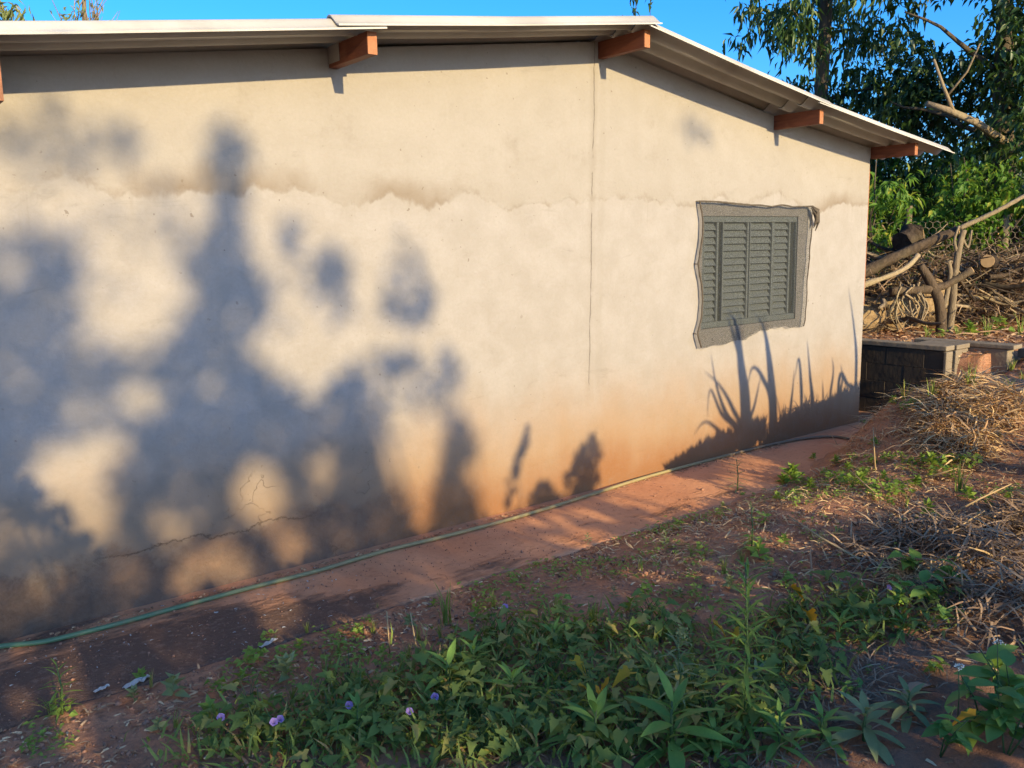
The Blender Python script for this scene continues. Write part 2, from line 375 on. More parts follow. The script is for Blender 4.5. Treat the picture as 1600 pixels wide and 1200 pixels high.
# ------------------------------------------------------------------ ground
def lines(segs):
    out = []
    for a, b, n in segs: out += list(np.linspace(a, b, n, endpoint=False))
    return out+[segs[-1][1]]
def ground():
    xs = lines([(-400, -60, 6), (-60, -8, 12), (-8, -.5, 20), (-.5, 8.4, 240), (8.4, 13, 60), (13, 40, 24), (40, 400, 8)])
    ys = lines([(-400, -60, 6), (-60, -12, 14), (-12, -4.6, 30), (-4.6, .1, 150), (.1, 4, 24), (4, 40, 24), (40, 400, 8)])
    V = []
    for y in ys:
        for x in xs:
            z = terrain(x, y)
            if -3 < x < 14 and -7 < y < 3:
                soft = 0.25 if (y > -.86 and x < 6.2) else 1.0
                z += soft*(.020*noise.noise((x*2.3, y*2.3, 1))+.012*noise.noise((x*7, y*7, 4))+.008*noise.noise((x*19, y*19, 9)))
            V.append((x, y, z))
    nx = len(xs); Fa = [(j*nx+i, j*nx+i+1, (j+1)*nx+i+1, (j+1)*nx+i) for j in range(len(ys)-1) for i in range(nx-1)]
    o = bpy.data.objects.new('ground', mesh_np('ground', V, Fa, M['soil'], True)); link(o); tag(o, kind='structure')
ground()
def path():
    xs = np.linspace(-1.6, 8.3, 200); ys = np.linspace(-.86, .05, 24); V = []
    for j, y in enumerate(ys):
        for x in xs:
            yy = y
            if j == 0: yy += .035*noise.noise((x*2, 0, 2))+.022*noise.noise((x*9, 0, 5))
            z = .012+.004*noise.noise((x*2, y*2, 7))+.003*noise.noise((x*9, y*9, 3))
            V.append((x, yy, z))
    nx = len(xs); b = len(V)
    Fa = [(j*nx+i, j*nx+i+1, (j+1)*nx+i+1, (j+1)*nx+i) for j in range(len(ys)-1) for i in range(nx-1)]
    for i in range(nx): x, y, z = V[i]; V.append((x, y, -.10))
    Fa += [(b+i, b+i+1, i+1, i) for i in range(nx-1)]
    o = bpy.data.objects.new('path', mesh_np('path', V, Fa, M['path'], True)); link(o); tag(o, kind='structure')
path()

# ------------------------------------------------------------------ house
house = empty('house', (0, 0, 0), 'low rendered house with cream gable wall and grey corrugated roof', 'house')
WL, WR, WT = -.15, 7.88, .15
def ztop(x): return 3.15-.138*(4.35-x) if x < 4.35 else (3.15-.170*(x-4.35) if x < 6.36 else 2.808-.118*(x-6.36))
def gable():
    b = MB(); hx0, hx1, hz0, hz1 = 5.475, 6.755, 1.10, 1.99
    def panel(x0, x1, z0, z1):       # z None = roof line
        n = 8; xs = [x0+(x1-x0)*i/n for i in range(n+1)]
        for i in range(n):
            a, c = xs[i], xs[i+1]; ta = ztop(a) if z1 is None else z1; tc = ztop(c) if z1 is None else z1
            b.quad((a, 0, z0), (c, 0, z0), (c, 0, tc), (a, 0, ta))
            b.quad((c, WT, z0), (a, WT, z0), (a, WT, ta), (c, WT, tc))
    panel(WL, 4.35, -.06, None); panel(4.35, hx0, -.06, None); panel(hx1, WR, -.06, None); panel(hx0, hx1, hz1, None); panel(hx0, hx1, -.06, hz0)
    b.quad((hx0, 0, hz0), (hx0, 0, hz1), (hx0, WT, hz1), (hx0, WT, hz0)); b.quad((hx1, 0, hz1), (hx1, 0, hz0), (hx1, WT, hz0), (hx1, WT, hz1))
    b.quad((hx0, 0, hz0), (hx0, WT, hz0), (hx1, WT, hz0), (hx1, 0, hz0)); b.quad((hx0, 0, hz1), (hx1, 0, hz1), (hx1, WT, hz1), (hx0, WT, hz1))
    b.quad((WR, 0, -.06), (WR, WT, -.06), (WR, WT, ztop(WR)), (WR, 0, ztop(WR))); b.quad((WL, WT, -.06), (WL, 0, -.06), (WL, 0, ztop(WL)), (WL, WT, ztop(WL)))
    b.build('gable_wall', M['wall'], house)
    s = MB(); s.box(WR-.14, WR-.003, WT, 7.0, -.06, 2.58); s.build('side_wall', M['wall'], house)
    s = MB(); s.box(WL+.003, WL+.14, WT, 7.0, -.06, 2.48); s.build('side_wall', M['wall'], house)
    s = MB(); s.box(WL, WR, 7.0, 7.15, -.06, 2.45); s.build('back_wall', M['wall'], house)
    s = MB(); s.box(WR+.002, WR+.028, .01, .12, 1.15, 2.47); s.build('corner_board', M['brickside'], house)
gable()
def sheet(x0, z0, x1, z1, y0, waves=6.0):
    n = int(waves*10); b = MB(); dx, dz = x1-x0, z1-z0; L = math.hypot(dx, dz); nx, nz = -dz/L, dx/L; T = .008
    rows = []
    for side in (1, 0):
        for k, (x, z) in enumerate(((x0, z0), ((x0+x1)/2, (z0+z1)/2-.006), (x1, z1))):
            r = len(b.v)
            for i in range(n+1):
                y = y0+.177*waves*i/n; h = -.030*math.cos(2*math.pi*waves*i/n)+(T if side else 0)
                b.v.append((x+nx*h, y, z+nz*h))
            rows.append(r)
    def strip(r0, r1, flip):
        for i in range(n):
            q = (r0+i, r1+i, r1+i+1, r0+i+1); b.f.append(q[::-1] if flip else q); b.sm.append(True)
    for k in (0, 1): strip(rows[k], rows[k+1], False); strip(rows[3+k], rows[4+k], True)
    for i in range(n):
        b.f.append((rows[0]+i, rows[0]+i+1, rows[3]+i+1, rows[3]+i)); b.f.append((rows[2]+i+1, rows[2]+i, rows[5]+i, rows[5]+i+1)); b.sm += [False, False]
    for i in (0, n):
        for k in (0, 1):
            q = (rows[k]+i, rows[3+k]+i, rows[4+k]+i, rows[k+1]+i); b.f.append(q if i == 0 else q[::-1]); b.sm.append(False)
    return b
ly = -.505
for base in ((-.55, 2.505, 2.39, 2.913), (2.12, 2.893, 4.43, 3.205), (4.33, 3.178, 6.47, 2.842), (6.24, 2.862, 8.475, 2.588)):
    o = sheet(*base, ly).build('roof_sheet', M['fibre'], house)
    for k in range(1, 8):
        c = copy(o, house); c.location = (0, .885*k+.177*k*0, .004*(k % 2))
for bx, z0, z1, wd, ye in ((.60, 2.40, 2.62, .065, -.43), (2.318, 2.766, 2.878, .056, -.43), (4.347, 3.037, 3.147, .052, -.428), (6.358, 2.695, 2.808, .052, -.425), (7.880, 2.525, 2.632, .052, -.425)):
    b = MB(); b.box(bx, bx+wd, ye, -.002, z0, z1); o = b.build('purlin', M['wood'], house, bevel=.003)
    e = MB(); e.box(bx+.001, bx+wd-.001, ye-.003, ye-.0005, z0+.001, z1-.001); e.build('sawn_end', M['endwood'], o)
b = MB(); b.box(2.314, 2.3176, -.13, -.004, 2.785, 2.875); b.build('mortar_patch', M['wall'], house)

# window: louvred sliding shutters
win = bpy.data.objects.new('window', None); link(win, house)
win.empty_display_size = .1
def wpart(name, mat, boxes, parent=win, bevel=.002):
    b = MB()
    for q in boxes: b.box(*q)
    return b.build(name, M[mat], parent, bevel=bevel)
wpart('frame', 'steel', [(5.478, 6.752, .012, .075, 1.942, 1.987), (5.478, 6.752, .012, .075, 1.103, 1.150), (5.478, 5.500, .012, .075, 1.1505, 1.9415), (6.745, 6.7525, .012, .075, 1.1505, 1.9415)])
wpart('gap_shade', 'dark', [(5.48, 6.75, .10, .112, 1.105, 1.985)])  # dark sheet stands in for the shade in the gaps between slats
wpart('track', 'dark', [(5.688, 5.738, .035, .05, 1.1505, 1.9415)]); wpart('track', 'dark', [(6.678, 6.7445, .035, .05, 1.1505, 1.9415)])
slat0 = {}
for a, c in ((5.515, 5.664), (5.752, 6.056), (6.106, 6.396), (6.432, 6.640)):
    for s0, s1 in ((a-.014, a), (c, c+.022)): wpart('stile', 'steel', [(s0, s1, .010, .030, 1.152, 1.940)])
    b = MB(); h = .0500; w = c-a
    b.v += [(0, .034, h), (w, .034, h), (w, .002, 0), (0, .002, 0), (0, .038, h), (w, .038, h), (w, .006, -.002), (0, .006, -.002)]
    for f in ((0, 3, 2, 1), (4, 5, 6, 7), (0, 1, 5, 4), (2, 3, 7, 6), (0, 4, 7, 3), (1, 2, 6, 5)): b.f.append(f); b.sm.append(False)
    o = b.build('slat', M['steel'], win, (a, .014, 1.154))
    for k in range(1, 14):
        c2 = copy(o, win); c2.location = (a, .014, 1.154+k*.0560)

# ------------------------------------------------------------------ shade net hung over the window
def net():
    root = empty('shade_net', (6.14, -.02, 1.5), 'ragged dark shade net stretched over the louvred window', 'shade net')
    ox, oy, oz = root.location
    def pl(pts, t):
        d = [0]
        for i in range(1, len(pts)): d.append(d[-1]+math.dist(pts[i], pts[i-1]))
        s = t*d[-1]
        for i in range(1, len(pts)):
            if s <= d[i]+1e-9:
                u = (s-d[i-1])/(d[i]-d[i-1]+1e-9); return (pts[i-1][0]+(pts[i][0]-pts[i-1][0])*u, pts[i-1][1]+(pts[i][1]-pts[i-1][1])*u)
        return pts[-1]
    top = [(5.39, 2.10), (5.60, 2.098), (5.80, 2.088), (6.05, 2.076), (6.12, 2.08), (6.31, 2.068), (6.45, 2.085), (6.60, 2.07), (6.89, 2.078)]
    bot = [(5.42, .965), (5.50, .955), (5.62, .968), (5.75, .962), (5.88, .985), (6.00, .975), (6.10, 1.01), (6.20, 1.045), (6.30, 1.03), (6.38, 1.06), (6.46, 1.04), (6.55, 1.055), (6.62, 1.03), (6.70, 1.04), (6.80, 1.02), (6.83, 1.03)]
    lef = [(5.39, 2.10), (5.425, 1.95), (5.42, 1.80), (5.375, 1.62), (5.425, 1.47), (5.44, 1.33), (5.42, 1.18), (5.375, 1.075), (5.42, .965)]
    rig = [(6.89, 2.078), (6.90, 1.90), (6.88, 1.72), (6.885, 1.62), (6.86, 1.45), (6.855, 1.25), (6.83, 1.03)]
    nu, nv = 56, 44; V = []; A, B, Cc, D = top[0], top[-1], bot[0], bot[-1]
    for j in range(nv+1):
        v = j/nv
        for i in range(nu+1):
            u = i/nu; t = pl(top, u); bo = pl(bot, u); l = pl(lef, v); r = pl(rig, v)
            x = (1-v)*t[0]+v*bo[0]+(1-u)*l[0]+u*r[0]-((1-u)*(1-v)*A[0]+u*(1-v)*B[0]+(1-u)*v*Cc[0]+u*v*D[0])
            z = (1-v)*t[1]+v*bo[1]+(1-u)*l[1]+u*r[1]-((1-u)*(1-v)*A[1]+u*(1-v)*B[1]+(1-u)*v*Cc[1]+u*v*D[1])
            w = .006*noise.noise((x*6, z*3, 0))+.006*noise.noise(((x+z)*9, (x-z)*3, 3))*(1-min(1, abs(v-.5)*1.2)+.5)
            edge = min(u, 1-u, v, 1-v)
            if v > .86: w += .010*math.sin(x*25+z*20)*(v-.86)/.14
            if v < .06: w += .012*noise.noise((x*14, 0, 8))
            V.append((x-ox, -.020+w, z-oz))
    n = nu+1; Fa = [(j*n+i, (j+1)*n+i, (j+1)*n+i+1, j*n+i+1) for j in range(nv) for i in range(nu)]
    o = bpy.data.objects.new('netting', mesh_np('netting', V, Fa, M['net'], True)); link(o, root)
    idx = {'t': [i for i in range(n)], 'l': [j*n for j in range(nv+1)], 'r': [j*n+nu for j in range(nv+1)]}
    for k, rad in (('t', .0085), ('l', .0085), ('r', .006)):
        b = MB(); pts = [(V[i][0], V[i][1]-.003, V[i][2]) for i in idx[k]]
        b.tube(pts, [rad*(.7+.6*abs(noise.noise((q*.3, 1, 2)))) for q in range(len(pts))], 6); b.build('hem', M['nethem'], root)
    b = MB()                                   # bunched corner
    for k in range(7):
        a = rnd.uniform(-.9, .5); L = rnd.uniform(.06, .13); p0 = Vector((6.885-ox, -.025, 2.07-oz+rnd.uniform(-.01, .01)))
        pts = [p0, p0+Vector((L*.5*math.cos(a), -.015+rnd.uniform(-.02, .01), L*.4*math.sin(a)-.03)), p0+Vector((L*.8, -.01, -.09-rnd.uniform(0, .05))), p0+Vector((L*.55, 0, -.15-rnd.uniform(0, .05)))]
        b.tube(pts, [.006, .014, .012, .003], 6)
    b.build('bunched_corner', M['nethem'], root)
    for x, z in ((5.39, 2.10), (6.89, 2.08), (5.375, 1.62), (5.375, 1.075), (6.31, 2.07)):
        b = MB(); b.tube([(x-ox, .02, z-oz), (x-ox, -.03, z-oz)], .004, 6); b.build('nail', M['wire'], root)
net()

# ------------------------------------------------------------------ hose along the wall foot
def smooth_path(pts, n=6):
    P = [Vector(p) for p in pts]; out = []
    for i in range(len(P)-1):
        p0, p1, p2, p3 = P[max(i-1, 0)], P[i], P[i+1], P[min(i+2, len(P)-1)]
        for k in range(n):
            t = k/n; out.append(.5*((2*p1)+(p2-p0)*t+(2*p0-5*p1+4*p2-p3)*t*t+(3*p1-p0-3*p2+p3)*t**3))
    return out+[P[-1]]
HOSE = [(-2.2, -.42), (-1.4, -.22), (-.6, -.10), (0.0, -.06), (0.32, -0.03), (0.47, -0.07), (0.61, -0.14), (0.72, -0.16), (0.97, -0.17), (1.31, -0.16), (1.65, -0.16), (2.02, -0.17), (2.45, -0.14), (2.89, -0.16), (3.4, -0.16), (4.0, -0.12), (4.72, -0.05), (5.5, -0.03), (6.35, -0.04), (6.83, -0.11), (7.04, -0.23), (7.07, -0.37)]
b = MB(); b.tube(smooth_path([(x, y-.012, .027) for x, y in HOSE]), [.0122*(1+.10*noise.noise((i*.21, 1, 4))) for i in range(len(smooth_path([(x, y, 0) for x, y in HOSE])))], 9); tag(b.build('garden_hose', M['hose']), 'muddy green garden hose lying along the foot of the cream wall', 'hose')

# ------------------------------------------------------------------ concrete block retaining wall beside the house
rw = empty('retaining_wall', (8.5, -.5, 0), 'low grey concrete block wall holding back soil beyond the house corner', 'retaining wall')
b = MB(); b.box(0, .14, 0, .391, 0, .178); blk = b.build('block', M['blockshade'], rw, (0, 0, -.03), bevel=.0025)
for r in range(4):
    for k in range(9):
        if r == 0 and k == 0: continue
        c = copy(blk, rw); c.location = (rnd.uniform(-.003, .003), k*.394+(.19 if r % 2 else 0), -.03+r*.180)
b = MB(); b.box(-.012, .16, -.03, 3.8, .693, .742); b.build('coping', M['block'], rw, bevel=.008)
b = MB(); b.box(.006, .134, .003, 3.7, -.05, .690); b.build('mortar_core', M['blockshade'], rw)
for x0, x1, y0, y1, z0, z1, nm in ((-.01, .12, -.035, -.003, .46, .685, 'end_block'), (.16, .42, -.045, .3, -.05, .69, 'pier'), (.165, .44, -.05, .36, .694, .74, 'coping'), (.452, .60, -.40, .5, .30, .70, 'wing_wall'), (.44, .63, -.46, .52, .703, .745, 'coping')):
    b = MB(); b.box(x0, x1, y0, y1, z0, z1); b.build(nm, M['block'], rw, bevel=.008)
b = MB(); b.box(0, 1.5, 0, .16, 0, .10); o = b.build('concrete_kerb', M['block'], None, (9.15, -1.05, .60), bevel=.01); o.rotation_euler.z = -.25
tag(o, 'low rough concrete kerb lying beyond the end of the block wall', 'kerb')

# ------------------------------------------------------------------ trees behind the house
def limb_pts(p, q, n=6, wob=.12):
    p, q = Vector(p), Vector(q); L = (q-p).length; out = []
    for i in range(n+1):
        t = i/n; o = Vector((rnd.uniform(-1, 1), rnd.uniform(-1, 1), rnd.uniform(-.6, .6)))*wob*L*.25*(1 if 0 < i < n else 0)
        out.append(p.lerp(q, t)+o+Vector((0, 0, .10*L*math.sin(math.pi*t)*.5)))
    return out
def sprays(centres, per, spread, L, droop, jit=.5):
    """leaf positions and directions: sprays of leaves hanging from twig ends"""
    P, D, N = [], [], []
    for c in centres:
        k = max(2, int(per*rnd.uniform(.6, 1.4))); ax = Vector((rnd.uniform(-1, 1), rnd.uniform(-1, 1), rnd.uniform(-.5, .3))).normalized()
        for i in range(k):
            t = (i/k-.5)*spread*2
            o = Vector(c)+ax*t+Vector((rnd.gauss(0, 1), rnd.gauss(0, 1), rnd.gauss(0, 1)))*spread*.25
            d = ax*.5+Vector((rnd.uniform(-1, 1), rnd.uniform(-1, 1), rnd.uniform(-1, 1)))*jit+Vector((0, 0, -droop))
            P.append(o); D.append(d); N.append((rnd.uniform(-.7, .7), rnd.uniform(-.7, .7)-.35, 1.0))
    return np.array(P), np.array(D), np.array(N)
def make_tree(name, base, label, cat, trunk, limbs, leaf_centres, per, spread, L, Wd, mat, droop, bark='treebark', group=None):
    root = empty(name, base, label, cat, group); B = Vector(base)
    b = MB(); b.tube([Vector(p)-B for p in trunk[0]], trunk[1], 9, rough=.12); b.build('trunk', M[bark], root)
    for pts, r0, r1 in limbs:
        b = MB(); n = len(pts); b.tube([Vector(p)-B for p in pts], [r0+(r1-r0)*i/(n-1) for i in range(n)], 6, rough=.12); b.build('limb', M[bark], root)
    P, D, N = sprays(leaf_centres, per, spread, L, droop); n = len(P)
    s = rng.uniform(.65, 1.25, n)
    scatter('crown', P-np.array(B), D, N, L*s, Wd*s, M[mat], parent=root, kind='stuff')
    return root
def shell(c, r, n, gaps=.0, seed=0, squash=1.0):
    """clump centres spread unevenly through an ellipsoid volume"""
    out = []; R = random.Random(seed)
    while len(out) < n:
        v = Vector((R.gauss(0, 1), R.gauss(0, 1), R.gauss(0, 1))).normalized()*R.random()**.45
        p = Vector((c[0]+v.x*r[0], c[1]+v.y*r[1], c[2]+v.z*r[2]))
        if noise.noise((p.x*.9+seed*3.1, p.y*.9, p.z*1.1)) > gaps: out.append(p)
    return out
# tall open tree with hanging leaf sprays
tb = (13.45, 4.15, .9)
tr = [(13.45, 4.15, .85), (13.5, 4.15, 2.4), (13.46, 4.12, 4.0), (13.52, 4.1, 5.6), (13.42, 4.2, 7.4), (13.5, 4.1, 9.6)]
lim = []
for k in range(17):
    z = 3.4+k*.34; a = k*2.4; r = rnd.uniform(1.0, 2.1)
    lim.append((limb_pts((13.48, 4.12, z), (13.48+r*math.cos(a), 4.12+r*math.sin(a)*1.0, z+rnd.uniform(-.1, .7)), 6), .035, .008))
cen = []
for pts, _, _ in lim:
    for p in pts[2:]:
        for _k in range(9): cen.append(p+Vector((rnd.gauss(0, .22), rnd.gauss(0, .22), rnd.gauss(-.12, .2))))
cen += shell((13.5, 4.1, 7.0), (2.0, 2.0, 3.2), 420, -.14, 3)
make_tree('leafy_tree', tb, 'tall open tree with dark straight trunk and hanging leaf sprays behind roof', 'tree', (tr, [.15, .13, .115, .10, .08, .04]), lim, cen, 7, .16, .20, .055, 'tree', .75)
# dense dark tree with pale sawn limbs
c2 = (13.6, 1.35)
tr = [(13.9, 1.2, .7), (13.85, 1.25, 2.0), (13.7, 1.3, 3.3), (13.55, 1.3, 4.8), (13.6, 1.4, 6.6)]
lim2 = [([(13.0, .95, 3.05), (12.45, 1.12, 3.30), (12.15, 1.35, 3.46), (11.95, 1.55, 3.56)], .055, .04), ([(12.2, 1.3, 3.44), (12.1, 1.40, 3.75), (11.98, 1.5, 4.12)], .028, .020), ([(12.12, 1.38, 3.62), (12.3, 1.2, 3.95), (12.4, 1.1, 4.3)], .018, .010)]
for k in range(9):
    a = k*2.2; lim2.append((limb_pts((13.65, 1.3, 2.8+k*.3), (13.65+1.5*math.cos(a), 1.3+1.5*math.sin(a), 3.4+k*.38), 6), .05, .012))
cen = shell((13.9, 1.1, 4.3), (1.7, 2.1, 2.3), 1350, -.12, 11)
cen = [p for p in cen if not ((p-Vector((12.3, 1.2, 3.5))).length < .55)]
cen += shell((13.8, 3.0, 3.3), (1.1, 1.2, 1.7), 520, -.25, 12)
t2 = make_tree('dense_tree', (13.9, 1.2, .7), 'dense dark green tree with pale lopped limb beyond the roof eave', 'tree', (tr, [.20, .18, .15, .11, .05]), lim2, cen, 8, .17, .15, .06, 'treedark', .35)
for ch in t2.children:
    if ch.name.startswith('limb'): pass
k = 0
for ch in [c for c in t2.children if c.name.startswith('limb')][:3]: ch.data.materials[0] = M['palebranch']
cen = shell((16.8, -1.0, 4.2), (1.9, 2.2, 2.6), 900, -.15, 17)
make_tree('dense_tree', (16.8, -1.0, .7), 'dark broad tree rising at the far corner of the yard behind the lopped tree', 'tree', ([(16.8, -1.0, .6), (16.85, -1.0, 2.5), (16.7, -1.0, 5)], [.2, .16, .06]), [(limb_pts((16.8, -1, 2.6+.4*k), (16.8+1.3*math.cos(k*2), -1+1.3*math.sin(k*2), 3.6+.5*k)), .05, .01) for k in range(5)], cen, 8, .2, .17, .065, 'treedark', .3)
# shrubs between the trees and the brush heap
for i, (x, y, z, rx, rz, n, lab) in enumerate(((10.95, 1.75, 2.35, .62, .75, 120, 'bright green shrub with drooping narrow leaves close behind the house corner'), (12.6, 1.2, 2.25, .8, .75, 300, 'leafy green shrub under the lopped tree, behind the wire fence'),
        (13.1, .15, 2.5, .85, .8, 320, 'yellow green sunlit shrub beyond the long leaning pole'), (14.2, 2.9, 2.2, 1.2, 1.1, 420, 'dark green shrub filling the gap beyond the house corner'))):
    lm = [(limb_pts((x, y, .65), (x+rnd.uniform(-.5, .5), y+rnd.uniform(-.5, .5), z+rnd.uniform(-.2, .6)), 5), .022, .006) for k in range(7)]
    make_tree('shrub', (x, y, .65), lab, 'shrub', ([(x, y, .6), (x+.03, y, 1.3), (x, y+.05, z)], [.04, .03, .012]), lm, shell((x, y, z-.15), (rx, rx, rz), n, -.2, 30+i), 9, .12, .105 if i else .16, .052 if i else .042, 'bush', .40, group=None)
# far trees closing the view
def far_wood():
    P, D, N = [], [], []
    for k in range(2600):
        a = math.radians(rnd.uniform(38, 82)); r = rnd.uniform(21, 34); x, y = r*math.sin(a), -4.5+r*math.cos(a)
        top = 3.1+1.5*noise.noise((a*9, 1, 2))+(.8 if a > 1.05 else 0)
        c = (x, y, rnd.uniform(.3, max(1.0, top)))
        p, d, n = sprays([c], 9, .45, .3, .3); P.append(p); D.append(d); N.append(n)
    P, D, N = map(np.concatenate, (P, D, N)); o = scatter('far_woodland', P, D, N, .34, .15, M['treedark'])
    tag(o, 'dark far woodland closing the yard behind the trees', kind='stuff')
far_wood()
# pale bamboo-like tree and thin bare tree behind the roof, left
cen = shell((2.35, 14.0, 5.15), (1.55, 1.3, 1.55), 330, -.3, 41)
make_tree('pale_tree', (2.3, 14.0, 0), 'sunlit pale green narrow-leaved tree behind the low end of the roof', 'tree', ([(2.3, 14, -.1), (2.35, 14, 3), (2.3, 14, 6)], [.16, .13, .05]), [(limb_pts((2.3, 14, 3+.3*k), (2.3+1.0*math.cos(k*2.2), 14+1.0*math.sin(k*2.2), 4.6+.2*k)), .04, .01) for k in range(6)], cen, 9, .22, .32, .045, 'pale', .55)
tw = []
for k in range(24):
    a = rnd.uniform(0, 6.3); z = rnd.uniform(4.6, 6.0); h = rnd.uniform(.5, 1.2); tx = 4.35+rnd.uniform(-.15, .3)
    tw.append((limb_pts((tx, 13.5, z), (tx+.5*math.cos(a), 13.5+.5*math.sin(a), z+h), 4), .012, .004))
make_tree('bare_tree', (4.35, 13.5, 0), 'thin nearly bare tree with pale twigs rising behind the roof', 'tree', ([(4.35, 13.5, -.1), (4.4, 13.5, 3), (4.33, 13.5, 5.2), (4.45, 13.5, 7)], [.08, .07, .05, .03]), tw, shell((4.5, 13.5, 6.0), (.7, .5, .7), 26, -.3, 44), 6, .14, .13, .05, 'pale', .5, 'palebranch')
# sapling tips above the ridge
st = []; ct = []
for px, zt in ((9.08, 4.72), (9.27, 4.95), (9.48, 5.35), (9.75, 5.25), (9.62, 4.68), (9.95, 4.9), (9.86, 4.55), (10.05, 4.45)):
    y = 4.65-.12*(px-9); tip = Vector((px+rnd.uniform(-.03, .06), y, zt)); st.append((limb_pts((px-.05, y, 2.2), tip, 6, .05), .012, .004)); ct += [tip+Vector((rnd.gauss(0, .03), 0, rnd.uniform(-.12, .02))) for _ in range(2)]
ct += [Vector((9.5+rnd.gauss(0, .03), 4.6, rnd.uniform(4.85, 5.3))) for _ in range(5)]+[Vector((9.9+rnd.gauss(0, .1), 4.55, rnd.uniform(4.3, 4.62))) for _ in range(5)]
make_tree('sapling', (9.6, 4.6, .6), 'slender sapling whose sparse leafy tips show above the roof ridge', 'sapling', ([(9.6, 4.6, .6), (9.6, 4.6, 2.3)], [.04, .03]), st, ct, 4, .05, .13, .045, 'treedark', .6)

# ------------------------------------------------------------------ brush heap, dead trunk, logs and fence behind the block wall
GR = 'branches heaped behind the block wall'
def stick(name, pts, r0, r1, mat, label, cat, group=None, cut=None, n=7):
    b = MB(); P = smooth_path(pts, 7 if n > 7 else 4); k = len(P); o0 = P[0].copy()
    b.tube([p-o0 for p in P], [(r0+(r1-r0)*i/(k-1))*(1+.22*noise.noise((i*.55, r0*90, 3))+(.28 if rnd.random() < .07 else 0)) for i in range(k)], n, rough=.26); o = b.build(name, M[mat], None, o0); tag(o, label, cat, group)
    if cut:
        for e in cut:
            p = P[e]; d = (P[e]-P[e-1 if e else 1]).normalized(); r = (r0 if e == 0 else r1)*.96
            c = MB(); c.tube([p-o0-d*.004, p-o0+d*.006], r, 12); c.build('sawn_end', M['cutwood'], o)
    return o
stick('log', [(9.75, 1.55, .80), (10.35, 1.10, .86), (10.95, .78, 1.06)], .22, .26, 'log', 'thick pale barked log lying on the ground behind the block wall', 'log', None, [-1], 14)
stick('log', [(9.5, 1.15, 1.30), (10.1, .85, 1.58), (10.8, .52, 1.86)], .065, .055, 'branch', 'long dark trunk leaning up across the brush heap', 'log', None, [-1], 9)  # dark bark colour stands in for the shaded side of this trunk
stick('log', [(9.3, .95, 1.22), (9.75, .62, 1.42), (10.1, .62, 1.58)], .028, .03, 'palebranch', 'sunlit barked limb leaning in front of the dark leaning trunk', 'log', None, None, 8)
stick('log', [(9.95, .85, 1.16), (10.35, .48, 1.20), (10.6, .22, 1.40)], .05, .042, 'branch', 'dark forked limb lying across the dead standing trunk', 'log', None, [-1], 9)
stick('log', [(11.8, .62, 1.44), (11.3, .30, 1.47), (11.0, .22, 1.49)], .06, .08, 'branch', 'short log with a round pale sawn end facing out on the heap', 'log', None, [-1], 12)
stick('log', [(10.35, .95, 1.72), (10.55, .92, 1.80), (10.62, .86, 1.815)], .12, .125, 'branch', 'stubby log with orange sawn end below the fence post', 'log', None, [-1], 14)
stick('pole', [(10.72, .46, 1.88), (11.0, .15, 2.08), (11.3, -.12, 2.30), (12.0, -.7, 2.75)], .028, .022, 'palebranch', 'long pale pole leaning up out of the brush heap', 'pole', None, [0], 8)
dt = empty('dead_tree', (10.38, .42, .66), 'forked dead leafless tree stem standing in front of the brush heap', 'dead tree')
for pts, r0, r1, mt in (([(0, 0, -.05), (-.03, .03, .35), (-.10, .13, .62), (-.17, .22, .80)], .066, .05, 'branch'), ([(.10, -.03, -.05), (.11, -.05, .30), (.12, -.05, .62), (.15, -.06, .92), (.22, -.08, 1.20)], .050, .036, 'palebranch'), ([(.01, 0, .30), (.06, -.01, .50), (.08, -.02, .70), (.05, 0, .85)], .032, .028, 'palebranch'), ([(.15, -.06, .92), (.11, -.03, 1.08), (.16, -.05, 1.25)], .02, .014, 'palebranch'), ([(.20, -.08, 1.1), (.29, -.11, 1.0), (.33, -.12, 1.2)], .018, .012, 'palebranch')):
    b = MB(); P = smooth_path(pts, 4); b.tube(P, [r0+(r1-r0)*i/(len(P)-1) for i in range(len(P))], 8, rough=.2); b.build('limb', M[mt], dt)
# loose branches
br = []
for k in range(290):
    a = rnd.uniform(-.35, 1); u = rnd.random()
    x = rnd.uniform(9.75, 13.2); y = 1.75-.62*(x-9.75)+rnd.uniform(-.62, .6); z = .66+rnd.uniform(.0, 1.05)*(1-.10*(x-9.75))
    if y < .25 and z < .8: z += .2
    an = rnd.uniform(0, 6.28); L = rnd.uniform(.35, 1.1); el = rnd.gauss(.15, .35)
    d = Vector((math.cos(an)*math.cos(el), math.sin(an)*math.cos(el), math.sin(el)))
    pts = [Vector((x, y, z))+d*L*t+Vector((rnd.gauss(0, .04), rnd.gauss(0, .04), rnd.gauss(0, .04))) for t in (0, .35, .7, 1)]
    r = rnd.choice((.008, .010, .013, .016, .022, .034)); pale = rnd.random() < .42
    stick('branch', pts, r, r*.5, 'palebranch' if pale else 'branch', ('pale dry branch' if pale else 'dark weathered branch')+' tangled in the brush heap behind the block wall', 'branch', ('pale ' if pale else 'dark ')+GR, None, 5)
for k in range(16):         # root tangle in front of the big log
    p = Vector((10.0+rnd.uniform(-.15, .25), .82-rnd.uniform(0, .25), 1.15+rnd.uniform(-.1, .15)))
    pts = [p, p+Vector((rnd.gauss(.02, .08), rnd.gauss(0, .05), -.16)), p+Vector((rnd.gauss(-.04, .12), rnd.gauss(-.05, .06), -.36))]
    stick('root', pts, .014, .006, 'palebranch', 'pale curling root hanging in front of the thick log', 'root', 'roots hanging over the log', None, 5)
